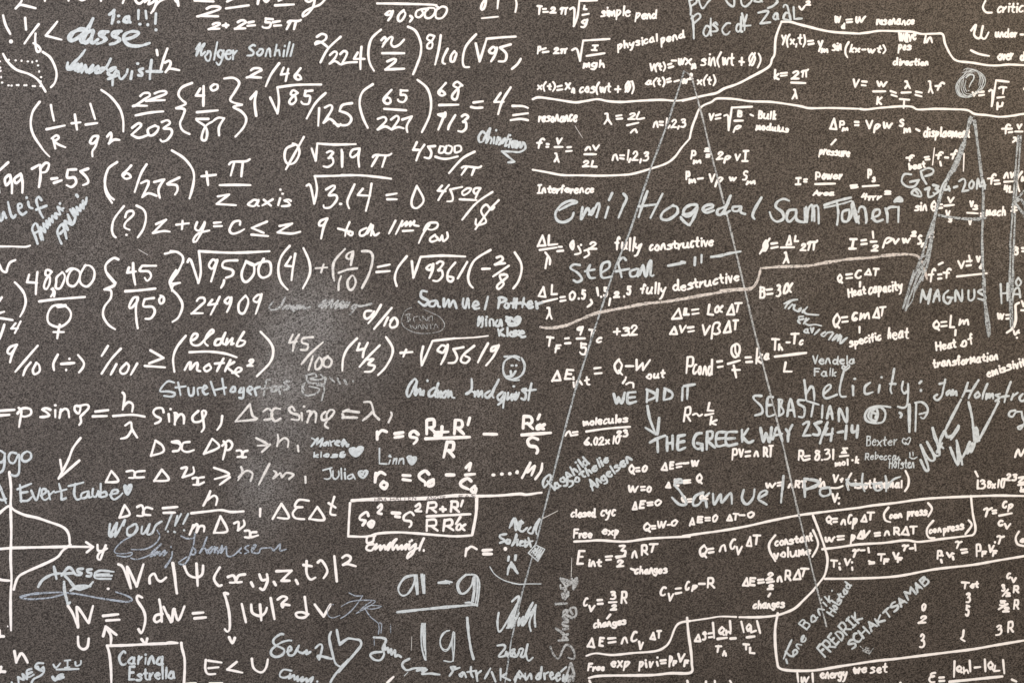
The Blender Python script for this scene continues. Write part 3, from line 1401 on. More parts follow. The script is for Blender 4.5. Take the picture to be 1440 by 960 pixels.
s 710 810 770 770 770 725 720 740 705 800 720 850 790 840
s 905 710 880 690 845 730 860 800 870 845
s 825 800 930 780
s 990 780 940 800 945 840 990 830 1005 780 1000 840
s 1015 830 1040 750 1055 830 1070 830 1085 740 1105 720 1100 830 1125 830
l 1240 755 1365 732
@ 960 240
l -10 725 15 730
l 98 690 95 750
l 150 670 148 730
s 225 685 300 675 380 655 460 642
P formula | white phase difference formula
z .1 19
t 630 545 685 645 Ø
l 690 540 612 660
l 705 580 750 575
l 705 615 755 605
t 815 510 870 600 ∆
t 880 510 925 570 L
l 780 610 885 608
t 790 640 850 745 λ
t 930 575 985 642 2
t 985 545 1078 640 π
P formula | white intensity formula with one half
t 1315 535 1390 628 I
@ 1190 240
t 15 535 90 630 I
l 120 555 155 550
l 120 585 162 580
l 210 485 215 535
l 195 565 240 563
t 197 585 260 645 2
t 282 525 372 620 ρ
t 365 535 425 588 v
t 440 530 515 580 ω
t 508 475 560 528 2
t 560 505 605 590 S
t 590 570 640 615 n
t 645 470 700 535 2
Q divider_line | grainy white stepped line climbing to the right
@ 960 240
z .1 24
s 300 950 440 940 540 935 590 880 620 775 620 775 740 765 880 760 1000 755 1140 730 1300 705 1412 695
@ 1190 240
s 0 705 200 690 300 675 440 665 540 670 590 710 640 860
P formula | white mach angle formula
z .1 18
t 538 250 645 325 sin
t 668 235 722 325 θ
l 735 270 760 268
l 735 298 760 295
t 800 205 862 260 v
l 778 280 855 272
t 785 310 830 375 v
t 805 365 845 415 s
t 975 235 1015 292 v
t 1000 265 1048 315 s
l 960 335 1045 340
t 965 375 1005 435 v
d 1070 340 1070 362
t 1105 280 1268 365 mach
P formula | white open pipe frequency formulas at the right edge
@ 1190 110
t 1228 360 1310 450 f
l 1285 405 1315 402
l 1290 432 1318 428
t 1352 360 1400 410 v
l 1340 425 1400 425
t 1315 465 1370 518 λ
@ 1190 240
t 1115 20 1195 115 f
l 1175 80 1210 78
l 1180 108 1220 103
t 1245 10 1340 68 nv
l 1255 90 1325 85
t 1248 110 1325 180 4L
s 1395 10 1355 80 1375 165
t 1385 45 1412 90 n
D drawing | tall grey chalk derrick sketch of doubled lines at the right
z 0 19
s 845 0 800 90 760 170 730 270 710 340 690 460 670 600 640 760 590 860 540 960
s 820 10 780 100 740 210 710 330 680 430 640 540 600 680 560 780 510 900 490 960
w 12
s 690 400 655 600 620 740 560 860 520 960
s 600 680 660 680 610 730 650 700 570 790 620 760
s 580 700 610 800 605 870
w 18
s 1070 0 1085 150 1085 340 1080 460 1078 560 1085 800 1095 960
s 735 355 830 370 950 385 1060 380 1105 378
s 780 365 900 378 1050 390
D drawing | grey chalk doubled pole sketch at the right edge
@ 1190 110
w 14
l 1365 460 1340 760
l 1385 460 1365 760
@ 1190 240
l 1340 0 1325 260
l 1360 0 1345 260
l 1325 270 1300 600 
l 1340 340 1330 600
l 1305 600 1295 960
l 1328 600 1315 960
w 18
s 1412 160 1360 220 1320 270 1350 270 1380 310 1412 350
s 1360 240 1390 230 1420 300 1412 370
P formula | white F letter over the pole sketch
z .1 18
l 1315 290 1360 292
l 1335 265 1335 330
l 1310 320 1355 315
P formula | white letter B and equals at the right edge
t 1322 595 1370 675 B
l 1395 615 1430 615
l 1398 640 1430 638
P formula | white doppler formula
t 645 770 715 890 f
l 735 745 765 730
l 730 825 755 822
l 730 858 755 855
t 765 770 838 860 f
t 880 710 945 780 v
l 955 720 995 715
l 975 675 985 725
l 955 755 990 750
t 1028 675 1070 730 v
t 1050 735 1085 785 d
l 880 840 1115 815
P formula | white heat equals c delta T
@ 960 240
t 1225 815 1275 898 Q
l 1300 825 1345 820
l 1300 855 1345 850
@ 1190 240
t 65 785 125 860 c
t 140 775 205 835 ∆
t 210 770 265 840 T
E scratch | thin pale scratches left of the brace
@ 0 240
z 0 5
l 1100 625 1175 670
@ 720 110
l 500 380 560 475
@ 0 380
P equation | white 48 thousand over a female sign
z .2 22
s 410 150 435 165 430 210
s 312 247 450 230 675 212
w 21
s 490 275 420 285 380 350 390 420 470 450 540 410 565 350 540 300 490 278 455 290
w 30
l 465 287 520 280
w 21
s 475 430 465 480 455 540
l 425 490 508 490
P equation | white bracket at the left edge
s 118 95 180 160 205 240 190 310 160 368
s 15 215 -10 255
l -20 345 35 328
s -30 375 40 385 100 395
w 24
s 35 430 20 480 -5 545
w 18
s 125 420 90 462 90 462 145 460
s 165 405 145 445 118 498
P equation | white braces holding 45 over 95 degrees
w 21
s 850 20 905 85 915 110 830 152 830 152 880 160 880 220 830 290 820 360 860 430 915 468
w 24
s 995 168 1100 160 1235 145
w 22
s 1095 215 1060 220 1025 290 1050 295 1095 240 1095 215 1080 300 1085 400 1095 460
s 1222 220 1150 230 1150 230 1140 285 1210 290 1230 330 1200 380 1155 385
s 1290 205 1265 230 1275 265 1300 250 1300 215 1275 200
s 1400 0 1350 80 1355 120 1370 155 1420 210 1450 280 1420 370 1370 410
P equation | white nine tenths, divide sign and one over 101
s 135 590 80 610 60 650 90 660 135 590 100 660 80 730
s 300 598 220 690 122 805
s 245 730 205 780 185 832
s 290 735 262 790 275 825 315 800 310 750 285 735
s 460 668 425 740 430 792
w 25
l 488 743 590 735
w 20
d 552 702 526 790
w 22
s 620 672 665 730 660 770 628 810
l 858 600 808 680
s 960 622 880 710 808 820
l 925 745 880 828
s 1005 735 955 790 970 820 1005 810 1025 760 1005 735
l 1090 740 1040 828
l 1195 635 1300 695
l 1300 695 1185 738
l 1150 758 1312 770
P equation | white bracketed nonsense word over another squared
@ 240 380
s 120 520 50 610 20 700 30 805
w 22
s 160 560 200 540 215 510 185 505 160 550 175 590 230 590 300 520 340 490 330 470 290 510 270 570 295 598
s 400 545 365 550 350 590 390 588 410 540 435 495 410 570 430 588
s 450 545 440 590 490 540 480 588 500 580
s 582 490 545 550 525 600 570 595 592 565 555 555
s 150 650 300 645 430 660 525 690
s 112 790 140 740 160 730 155 785 200 735 215 745 210 790 235 800
s 305 745 265 775 285 802 322 775 300 745
s 420 700 390 755 368 800
l 352 740 425 735
s 475 712 445 770 432 800
s 505 728 452 765 485 798 505 808
s 490 812 545 805 565 782 535 772 510 808 540 842
t 605 700 665 768 2
s 715 488 790 570 815 640 790 730 685 840
P equation | white 24909
w 21
t 165 210 280 350 2
s 330 235 298 275 298 275 370 265
s 390 210 350 290 318 352
t 420 205 492 340 9
t 528 190 625 348 0
t 648 180 732 355 9
E equation | worn greyish white 45 over 100
w 20
s 970 510 940 575 940 575 1000 565
s 1020 510 985 570 970 640
s 1130 530 1050 540 1045 575 1090 590 1080 630 1035 630
s 1210 570 1110 660 1040 745
l 1130 680 1095 790
s 1180 690 1150 740 1155 785 1190 770 1205 720 1180 690
s 1250 680 1215 720 1220 760 1260 765 1280 720 1250 690 1215 700
F signature | faint rubbed grey chalk signature after 24909
z 0 16
s 910 215 870 290 800 315 785 290 815 250
s 890 310 920 280 925 310 950 275 960 305 980 280 975 325 1010 275 1000 310 1030 275 1025 305 1060 280 1060 305 1110 290
s 1180 285 1230 235 1200 300 1260 240 1230 300 1290 230 1270 300 1330 240 1310 305 1370 245 1350 300 1412 270
@ 480 380
s 0 290 20 250 10 300 50 250 40 295 65 255
s 240 265 150 285 110 270 80 300 110 300 120 280 90 330 70 350
C signature | pale grey chalk full name, partly rubbed, below the bracketed words
@ 240 380
z 0 16
C signature | rubbed grey chalk surname left of the smudge
@ 240 380
w 17
s 60 890 80 990
s 40 930 120 920
s 140 930 150 990 180 985 185 930
s 220 990 215 940 245 930
s 260 950 290 930 270 915 255 950 275 985 300 975
s 320 885 355 990
s 410 860 430 985
s 350 950 440 930
s 490 930 475 960 510 960 510 925 490 925
s 560 935 545 970 580 960 580 930 575 1010 545 1010
s 610 960 650 940 630 920 610 950 640 985
s 680 990 670 940 710 925
F signature | faint rubbed tail of the grey surname in the smudge
w 17
s 740 990 760 880 790 870
s 720 940 790 930
s 810 920 800 960 840 950 840 920 810 920
s 870 980 860 930 900 920
s 940 880 905 890 940 930 900 950
F drawing | very faint rubbed grey squiggle in the smudge
w 14
s 1075 835 1140 820 1160 845 1110 860 1180 870 1230 850 1215 910 1160 910
s 1070 890 1045 920 1060 950
s 1190 825 1225 860
l 1265 850 1300 885
l 1325 855 1345 900
l 1385 870 1400 905
@ 480 380
l 25 870 40 905
d 95 880
P equation | white bracket four thirds plus root 95619
z .2 20
s 125 540 50 620 15 700 8 795
s 145 580 125 635 125 635 190 620
s 210 575 180 640 170 690
s 305 595 220 680 145 765
s 210 710 255 705 215 745 265 760 240 800 185 805
s 355 530 405 610 400 680 350 770 292 830
s 470 655 565 648
s 515 630 492 685
s 650 605 635 680 638 755
s 640 750 690 640 725 560 725 560 900 540
w 13
s 890 541 1050 533 1165 520
w 20
t 755 580 855 755 9
s 970 610 890 625 890 625 920 690 900 730 850 735
s 1055 600 970 670 950 720 990 735 1020 700 985 680
s 1165 580 1120 660 1085 730
s 1250 600 1200 610 1190 640 1220 630 1250 595 1210 680 1150 755
P equation | white four tenths beside the ringed faint name
s 240 322 195 325 182 360 200 385 235 365 262 325
s 315 275 270 350 215 420
s 400 298 340 370 260 465
s 370 375 340 440
s 410 385 385 430 400 455 440 440 445 400 420 375 390 400
C signature | grey chalk full name above the heart, spread capitals
z 0 20
s 680 170 640 165 635 210 690 245 660 280 615 250
s 750 240 705 250 700 280 735 285 760 245 770 285 785 290
s 815 225 815 290 850 235 860 290 890 240 915 300
s 970 225 965 275 985 300 1005 225 1015 300
s 1045 285 1090 270 1070 245 1045 270 1060 305 1095 300
l 1165 210 1140 310
s 1255 230 1255 250 1245 300
s 1250 220 1275 215 1310 235 1260 260
s 1310 260 1295 285 1320 300 1330 270 1310 260
l 1375 225 1365 295
l 1345 262 1412 262
@ 720 380
l 40 225 30 300
l 10 260 70 262
l 95 220 82 295
l 65 255 110 270
s 120 280 160 265 150 245 125 265 135 300 165 290
s 190 250 200 300
s 195 270 240 255
F signature | very faint grey ringed name
@ 480 380
w 5
s 560 295 510 320 480 390 500 450 590 495 700 500 790 480 820 430 780 370 700 330 650 310
s 505 355 545 345 535 375 550 390 520 410
l 520 350 535 415
s 580 410 575 375 610 365
s 620 365 630 400 650 395 645 365
s 650 365 680 400 690 365
s 700 410 695 380 720 360 725 400
l 545 430 560 470
s 560 440 590 465 600 430 600 465
s 610 465 620 430 640 465
s 650 465 650 430 680 465 680 425
l 690 430 730 430
l 710 430 712 465
s 735 465 750 425 770 460
C signature | small grey chalk first name and surname with a heart
z 0 18
s 1095 370 1085 440 1120 370 1120 440 1110 450
d 1155 370
s 1150 390 1150 440
s 1180 440 1180 390 1205 395 1210 440
s 1240 395 1220 430 1250 440 1265 395 1275 440
s 1245 465 1255 520
s 1285 465 1255 495 1295 520
l 1320 455 1320 520
s 1350 490 1335 510 1360 525 1370 500 1350 490
s 1412 480 1385 495 1412 515
@ 720 380
s 30 480 10 490 40 510 15 525
s 60 505 95 495 80 480 60 500 75 530 105 525
w 24
s -45 370 -15 385 -25 430 35 430 65 385 45 370 15 395 -10 375 -45 400 10 425 45 395 35 380
C drawing | grey chalk round smiling face
z 0 16
@ 480 380
s 1412 690 1370 680 1300 720 1285 790 1310 850 1370 870 1412 870
d 1360 755 1390 755
s 1345 800 1355 840 1380 800
@ 720 380
s -60 685 10 685 60 715
s 75 695 100 750 90 810 50 850 -20 868
d -2 755 32 755
s -40 840 0 840 30 800
P formula | white fully destructive condition
z .1 19
t 200 125 275 220 ∆
t 305 108 365 200 L
l 242 252 360 225
t 265 290 325 395 λ
l 385 215 420 210
l 385 245 425 238
t 450 160 510 240 0
d 530 225
t 545 150 590 235 5
s 625 235 635 260 600 290
l 675 140 685 200
d 708 210
t 720 130 765 215 5
l 780 225 770 278
t 805 165 860 222 2
d 890 208
t 905 120 950 200 5
t 1015 90 1228 235 fully
b 1280 165 1802 85 76 destructive
Q divider_line | grainy white stepped line climbing to the right
@ 720 380
w 25
s 225 450 300 458 420 440 520 400 640 350 740 325 900 295 1060 265 1250 245 1412 215
@ 960 380
s 0 230 120 205 240 185 350 165 430 155 540 150
P formula | white Fahrenheit formula
@ 720 380
z .1 19
t 270 520 338 610 T
t 335 585 395 660 F
l 420 542 450 538
l 422 580 462 577
t 510 440 570 520 9
l 515 542 578 540
t 530 570 598 675 5
t 605 462 668 550 T
t 665 528 718 580 c
t 800 430 1002 525 +32
P formula | white internal energy formula
t 308 790 395 888 ∆
t 412 780 495 870 E
b 485 928 612 905 70 int
d 488 850
l 655 778 705 772
l 658 820 712 815
t 808 698 885 838 Q
l 905 760 965 760
t 980 700 1105 800 W
b 1068 855 1205 850 60 out
b 870 890 965 930 50 in
P formula | white linear and volume expansion formulas
t 1262 295 1355 395 ∆
t 1370 295 1412 360 L
@ 960 380
t 0 295 55 362 L
l 75 315 125 308
l 78 348 128 340
t 190 265 250 362 L
t 250 275 325 340 α
t 342 262 418 362 ∆
t 408 250 478 338 T
@ 720 380
t 1245 440 1320 515 ∆
t 1325 430 1390 500 v
l 1395 455 1420 455
@ 960 380
l 40 455 85 450
l 45 488 90 480
t 150 425 225 520 V
t 220 405 305 550 β
t 318 395 390 505 ∆
t 395 388 448 478 T
P formula | white beta equals three alpha
t 605 125 660 228 B
l 668 155 708 150
l 672 190 712 185
t 735 108 785 215 3
t 795 95 880 190 α
P formula | white conduction formula
t 20 680 92 825 P
t 75 700 242 840 cond
l 275 725 312 720
l 280 768 318 762
s 420 585 390 610 390 660 420 690 450 650 450 600 420 585 420 650 445 680
l 360 742 455 715
l 405 755 425 850
l 395 790 455 790
l 500 692 540 690
l 505 728 550 725
t 575 612 640 748 k
t 640 655 692 715 a
t 702 535 775 640 T
t 755 580 800 640 h
l 825 572 850 572
t 855 492 930 590 T
t 920 548 962 598 c
w 24
l 732 685 980 655
w 19
t 795 722 875 812 L
C signature | grey chalk signature slanting downward with a long tail stroke
z 0 14
s 805 265 860 240 910 232
s 865 240 830 270 812 300
s 870 270 840 305
s 860 280 890 275 880 305 910 325 930 320 940 300 920 310
s 990 290 950 335 960 315 980 345 1080 355
s 960 365 920 370 930 390 960 385 915 400 930 420
s 980 380 960 425
s 1000 385 970 415 1000 435 1050 430 1100 440
t 955 450 1045 505 av
l 1085 470 1045 510
s 1130 490 1100 510 1120 525 1150 495 1190 490
l 1195 500 1160 550
s 1225 510 1190 550 1200 550 1250 510 1230 560 1260 520 1250 580 1305 535 1270 560
C signature | small thin grey chalk first and last name with open heart
z 0 12
t 1028 668 1368 752 Vendela
t 1040 770 1222 845 Falk
s 1290 790 1265 775 1275 755 1295 770 1315 750 1325 765 1290 795
P formula | white heat capacity note
@ 1190 380
z .1 18
l 110 95 108 130
b 20 210 150 185 60 Heat
b 180 185 445 155 75 capacity
P formula | white specific heat formula
@ 960 380
t 1190 338 1255 465 Q
l 1265 375 1305 370
l 1268 410 1310 405
t 1340 330 1385 395 c
@ 1190 380
t 40 330 95 405 c
t 100 330 190 395 m
t 205 290 270 385 ∆
t 260 282 320 370 T
l 105 450 105 495
b 30 605 275 545 65 specific
t 325 450 500 555 heat
P formula | white heat of transformation formula
t 685 390 745 482 Q
l 755 412 795 408
l 755 445 798 440
t 815 352 865 460 L
t 890 380 978 440 m
l 868 475 865 515
b 715 635 870 610 65 Heat
b 915 610 1005 580 75 of
b 690 770 1200 710 65 transformation
b 1122 845 1460 740 65 emissivity
C signature | grey chalk capitals through the right derrick
z 0 17
l 605 155 588 255
s 605 155 635 230 670 150 650 265
s 690 250 725 155 740 245
l 700 205 740 205
s 810 160 775 195 775 240 810 265 835 225
l 805 215 845 218
s 865 245 870 160 915 245 920 155
s 970 160 970 225 990 240 1015 215 1015 155
s 1085 150 1045 170 1100 205 1095 235 1045 225
l 1225 110 1232 262
l 1280 105 1280 240
l 1225 185 1280 180
s 1320 215 1340 150 1370 145 1380 215
l 1325 190 1380 190
s 1365 60 1345 95 1365 125 1388 95 1365 60
D drawing | tall grey chalk derrick sketch of doubled lines at the right
w 16
s 555 0 520 80 490 180 450 300
s 580 0 540 120 500 220 470 320
s 610 0 605 80 
w 9
s 535 0 500 120 470 220 445 305
s 600 0 550 100 530 220 500 275 490 290
w 20
s 1090 0 1095 130 1100 260 1115 420 1130 525
w 12
s 1080 100 1110 280 1135 420 1140 510
D drawing | grey chalk doubled pole sketch at the right edge
w 15
l 1295 0 1295 220 
l 1325 0 1320 260
l 1298 220 1305 450
w 10
l 1312 230 1325 460
P formula | white work integral cut by the right edge
z .1 18
t 1195 335 1260 395 w
l 1270 355 1305 352
l 1272 385 1305 380
w 24
s 1372 258 1345 275 1345 320 1345 400 1320 460 1275 495
w 18
t 1385 235 1430 295 v
l 1390 318 1420 318
s 1330 480 1340 510 1370 475
d 1370 495 1355 535
P divider_line | white notch line
D compass_line | long straight grey chalk line descending to the left
@@
w 2.8
l 961.5 101 959 111 940 170 914 240 886 325 862 384 835 466 808.5 550 790 620 772 691 752 770
w 2.4
l 752 770 735 830 719 900 710 960 700 1000
F compass_line | long thin greyish chalk line descending to the right
w 2.7
l 973 110 989 170 997 205 1012 262 1029 330 1047 406 1062 470 1082 548 1102 630 1120 710 1142 800 1162 880
w 1.6
l 963 101 968 104 972 109
@ 0 0
@ 0 520
C signature | rubbed grey chalk surname left of the smudge
z 0 16
s 1385 100 1330 92 1272 165 1340 170 1390 185 1370 210 1305 205
P equation | white p sine phi equals h over lambda
z .05 23
l -20 325 115 315
l -20 362 75 355
s 150 300 170 330 160 400 152 452
s 140 345 180 305 240 310 245 350 200 370 175 365
t 310 270 560 390 siŋ
w 22
s 640 290 600 285 595 320 625 345 640 300 625 285
s 630 285 690 275 705 300 660 350 640 370 645 410 630 435
l 758 330 860 318
l 738 368 850 365
s 975 180 990 200 985 260 975 315
s 980 290 1020 255 1055 275 1050 330
s 900 365 1050 355 1150 370
s 995 440 1040 415 1050 470 1090 535
s 1050 470 1010 530 960 545
s 1300 335 1288 303 1240 305 1218 335 1237 364 1278 386 1266 410 1232 425
s 1340 350 1345 410
d 1355 310
s 1390 340 1390 435
@ 240 520
s 30 340 55 350 30 430
s 40 390 80 350 105 370 105 425
s 220 325 175 370 185 410 240 405 280 350 275 325 250 330 260 400 265 460 245 490
s 410 365 400 430 370 475
E equation | worn whitish delta x sine phi equals lambda running into the smudge
w 20
s 515 408 630 270 630 270 650 360 680 390 515 408
s 735 330 775 305 805 335 795 385 745 395
s 872 310 825 305 800 350 825 405 872 385
s 985 320 965 290 940 310 960 340 1020 360 1015 395 960 390
s 1040 340 1045 400
d 1060 290
s 1085 330 1110 330 1085 415
s 1100 370 1130 330 1155 345 1150 415
s 1230 330 1200 360 1205 395 1260 385 1300 330 1270 315 1240 350 1240 400 1225 440 1250 460
l 1370 330 1412 315
l 1365 380 1412 370
@ 480 520
w 21
l 30 322 140 335
l 10 350 20 375
l 10 375 125 378
s 180 255 230 255 250 300 260 350 300 392
s 250 330 210 370 170 400
s 395 335 400 360 375 415
P arrow | white arrow pointing down to the left
@ 0 520
z 0 23
s 640 540 580 620 540 720 465 862
l 478 712 492 800
l 630 718 465 862
P equation | white delta x delta p greater than h
w 21
s 1200 680 1235 560 1235 560 1290 600 1295 650 1200 680
s 1370 575 1412 580 1440 600
s 1375 645 1412 640
@ 240 520
s 10 570 60 565 80 600 60 640 20 645
s 150 570 100 580 90 630 130 650 185 635
s 265 665 330 545 330 545 385 610 265 665
s 420 565 440 600 415 710
s 410 600 460 560 490 590 470 630 430 635
s 525 640 560 640 570 680 530 690
s 610 640 580 650 565 690 600 690
E equation | worn whitish greater than h beside the delta p
w 19
s 680 540 770 590 690 600
l 790 590 725 650
s 850 510 855 560 845 605
s 850 580 900 540 935 560 930 610
l 1010 600 1015 645
P equation | white delta x delta v greater than h over m
@ 0 520
w 21
s 840 890 885 800 885 800 940 880 840 890
s 1005 805 1060 800 1070 850 1025 855
s 1150 800 1080 810 1075 850 1145 850
s 1225 880 1285 790 1285 790 1340 870 1225 880
@ 240 520
s 85 780 130 775 95 850 95 850 180 820 180 770
s 175 860 210 855 215 905 180 910
s 265 850 220 860 215 910 265 890
s 345 775 465 825 350 865
l 470 850 390 910
E equation | worn whitish h over m after the delta v
w 20
s 560 770 570 810 535 875
s 540 850 600 800 650 820 635 880
s 785 745 740 830 700 910
s 820 800 840 820 815 860 870 820 885 850 920 815 975 830 940 865
l 1070 845 1072 895
F drawing | very faint rubbed grey squiggle in the smudge
w 14
s 1080 50 1100 100 1200 110 1220 150 1210 200 1200 245
s 1060 120 1045 160 1070 200 1150 190 1180 150 1100 130
C signature | small grey chalk name with a filled heart, two lines
z .1 14
s 1120 540 1150 560 1118 605 1170 540 1160 590 1210 540 1190 605
s 1240 570 1210 590 1230 600 1250 570 1255 600
l 1265 560 1275 600
s 1270 575 1300 560
s 1310 580 1345 570 1325 560 1305 585 1340 600
s 1370 565 1365 605 1390 570 1400 605 1412 600
b 1130 692 1378 688 40 klose
@ 480 520
s 0 590 20 550 40 585 60 590
s -5 680 20 650 -5 660 0 690 25 685
w 30
s 100 625 75 630 80 650 115 675 160 645 165 620 140 620 115 645 90 635
s 100 645 140 640
C note | thin grey chalk first name with a small dark heart
@ 240 520
z 0 12
s 1210 795 1280 775
s 1265 780 1275 840 1250 865 1220 860
s 1290 800 1290 850 1310 865 1335 840 1335 800
l 1355 780 1358 865
s 1385 810 1390 865
d 1385 785
@ 480 520
l 25 815 30 865
d 30 790
s 85 825 50 845 60 865 90 850 90 825 110 865
w 18
s 165 800 140 805 140 830 175 855 205 815 200 800 180 805 170 830 150 815
C note | thin grey chalk first name under the R equation, heart after it
w 12
l 303 622 303 742
l 303 742 362 745
s 388 715 378 745
s 420 700 410 745
s 415 720 440 700 435 745
s 465 700 455 745
s 460 720 490 700 495 745
w 11
s 385 675 395 690 378 685 388 675
w 24
s 550 690 532 695 540 720 562 745 590 715 590 695 565 700 550 705 565 725 575 710
P equation | white lens equation, r over big R fractions
z .1 29
s 285 490 285 550
s 285 520 320 480 360 490
l 425 505 490 495
l 425 535 490 525
s 610 510 580 485 550 500 550 530 600 540 595 565 575 585
t 665 380 765 520 R
l 740 495 850 490
l 800 450 795 520
l 745 520 790 520
t 885 385 985 520 R
l 1020 380 1005 435
l 670 545 1020 532
t 800 558 905 705 R
l 1132 508 1235 510
@ 720 520
t 75 355 180 480 R
l 220 355 205 390
t 185 420 270 480 α
l 78 515 308 498
s 205 550 160 535 125 560 140 600 190 610 205 640 195 660
P equation | white r nought equation with dots
@ 480 520
s 275 820 268 890
s 270 850 310 810 350 830
s 335 885 312 915 345 940 365 905 340 890
w 28
l 490 835 548 838
l 490 868 550 876
w 29
s 695 825 665 800 620 830 625 860 665 890 665 915
s 730 870 690 890 690 920 730 910 730 870 705 895
l 835 832 895 832
s 990 775 1025 740 1015 795
l 985 832 1060 825
s 1030 880 1000 860 950 890 955 920 1010 945
s 1060 920 1030 950 1060 975 1068 940
w 30
d 1208 832 1275 825 1338 822 1398 810
@ 720 520
d 40 812
w 22
s 80 855 145 735 145 735 120 810 180 760 155 835
s 185 865 230 800 240 740
C signature | grey chalk cursive full name with hooked g
@ 480 520
z .1 18
s 600 100 585 70 540 120 520 180 540 210 600 90 590 150 580 190
s 600 150 590 200 625 150 630 195 655 165 650 200
d 685 85
s 740 140 700 170 700 210 740 190 770 105 745 190 750 215
s 770 160 765 215 790 170 790 215
s 830 165 800 200 820 220 850 160 850 215 870 170 880 215 900 220
s 1035 70 1035 150 1000 190 990 185 1040 170 1070 200
s 1060 170 1060 210 1085 165 1090 210 1115 170 1120 215
s 1180 165 1140 195 1160 220 1190 190 1250 75 1200 190 1210 220
s 1280 175 1240 210 1260 240 1300 180 1290 250 1285 300
s 1290 240 1245 275
s 1325 180 1320 235 1355 190
d 1370 130
s 1390 175 1385 235 1412 180
@ 720 520
s -5 200 0 240 20 195 25 235
d 15 130
s 110 150 80 160 110 190 100 235 75 225
s 155 105 140 180 130 240
l 110 165 190 155
P formula | white moles formula
z .1 18
t 415 480 478 530 n
l 482 495 520 490
l 482 518 520 512
b 570 440 915 410 55 molecules
s 590 488 750 465 938 450
b 575 595 850 580 60 6.02×10
b 835 530 918 520 45 23
C note | grey chalk capitals announcing success
z 0 20
@ 720 520
s 808 190 830 265 845 215 870 265 895 180
s 920 180 920 260 985 250
l 920 180 980 175
l 920 220 975 215
l 1075 160 1070 255
s 1070 155 1140 190 1130 220 1080 240
l 1155 155 1150 245
l 1215 150 1205 235
s 1210 145 1270 180 1265 220 1205 238
l 1355 140 1350 240
@ 960 520
l 8 128 95 114
l 40 125 35 230
C arrow | grey chalk arrow pointing down
@ 720 520
s 1075 285 1095 390 1140 505
l 1060 458 1145 510
l 1168 380 1155 510
C note | grey chalk capitals with a date, long line under the arrow
z 0 21
s 1095 575 1150 545 1215 520
l 1155 545 1158 650
l 1230 530 1232 640
l 1275 520 1275 630
l 1232 585 1275 575
s 1320 525 1318 630 1375 615
l 1320 525 1370 515
l 1320 575 1365 565
@ 960 520
s 150 500 110 510 85 560 95 610 130 625 155 590 155 590 115 580
l 155 590 155 635
l 195 490 190 630
s 190 490 235 490 230 540 195 555 255 615
s 350 495 275 500 270 600 345 590
l 275 545 330 540
s 430 490 350 500 350 595 430 585
l 355 545 415 540
l 470 475 472 570
s 520 465 475 530 475 530 520 575 560 560
s 618 460 640 570 660 500 690 570 705 455
s 715 550 750 455 790 560
l 725 520 790 505
l 820 470 845 510
s 870 435 840 500 835 565
s 955 430 990 410 1000 430 955 520 955 520 1015 518
s 1100 410 1045 425 1045 425 1085 480 1075 515 1035 510
s 1150 415 1115 500 1090 580
s 1150 460 1130 510 1190 505
l 1190 465 1175 560
l 1230 495 1270 488
l 1300 440 1292 545
s 1345 440 1345 490 1385 480
l 1390 440 1382 535
C note | tall light grey chalk name in capitals
z 0 18
s 625 205 570 205 565 230 625 290 630 340 575 360
s 715 215 675 225 670 360 725 355
l 675 280 710 275
l 765 235 765 365
s 760 235 790 240 780 285 800 320 795 345 760 365
s 830 365 855 230 890 370
l 835 320 880 315
s 965 240 920 240 920 270 965 300 960 370 920 370
l 985 245 1080 275
l 1040 260 1020 370
l 1110 280 1105 380
s 1145 385 1170 285 1190 390
l 1150 345 1185 345
s 1240 405 1245 305 1300 415 1305 300
C note | long grey chalk word with wide spaced letters and a colon
z 0 17
s 965 80 975 160 980 240
s 980 190 1020 130 1040 160 1045 240
s 1120 190 1175 140 1165 115 1130 140 1115 190 1140 225 1225 195
s 1285 -10 1260 80 1245 170 1260 210 1295 210
s 1355 130 1352 200
d 1368 70
@ 1190 520
s 50 125 55 200
d 65 70
s 190 100 150 130 145 180 165 190 210 175
l 265 120 255 180
d 280 58
s 380 -10 365 80 350 150 360 185
s 345 110 390 110
s 450 90 440 150 460 185 480 170
s 490 110 490 200 480 280 450 300 410 290
w 20
s 595 90 580 105
d 592 162
C drawing | grey chalk ringed spiral and letter shapes under the wide word
w 17
s 350 295 270 285 190 300 150 350 160 400 220 420 290 410 310 340 270 295 200 310 175 370 220 410 250 370 240 310 205 330 200 390 240 400
s 210 340 240 350 230 380
s 425 340 440 355 430 375
w 24
l 500 275 500 490
w 16
l 555 260 548 485
s 545 260 600 255 640 290 645 330 615 385 590 375
s 580 350 640 335
C signature | small thin grey chalk names with open heart and smile
z .1 11
t 155 520 405 608 Bexter
s 470 590 445 570 455 540 475 555 495 535 510 545 490 590 470 575 465 590
t 145 645 400 718 Rebecca
s 415 690 400 710
t 335 700 540 785 Hofsten
l 503 655 505 680
l 528 650 530 678
s 500 690 530 705 560 690
C signature | grey chalk full name with two long strokes dropping from it
z .1 17
s 740 110 785 100
s 785 75 770 150 755 210 720 240 695 215 720 195
s 820 160 795 180 800 200 830 170 830 200
s 845 160 845 195 870 170 875 200
s 965 100 945 160 920 215
s 1050 80 1000 160 970 225
l 945 165 990 165
s 1045 175 1020 200 1030 220 1060 200 1045 175
s 1120 110 1090 180 1080 230
s 1115 190 1110 230 1135 190 1135 220 1160 190 1165 225
s 1220 190 1185 200 1215 220 1185 245
s 1305 95 1270 190 1255 255
l 1225 215 1290 205
s 1325 190 1310 235
s 1320 210 1360 180
s 1400 190 1375 220 1385 245 1412 240 1430 210
s 1340 320 1300 330 1290 360 1320 370 1345 335 1380 330
s 1390 330 1400 380 1412 420 1380 470 1360 455 1412 430
C signature | two jagged grey chalk flourishes hanging from the name
z 0 20
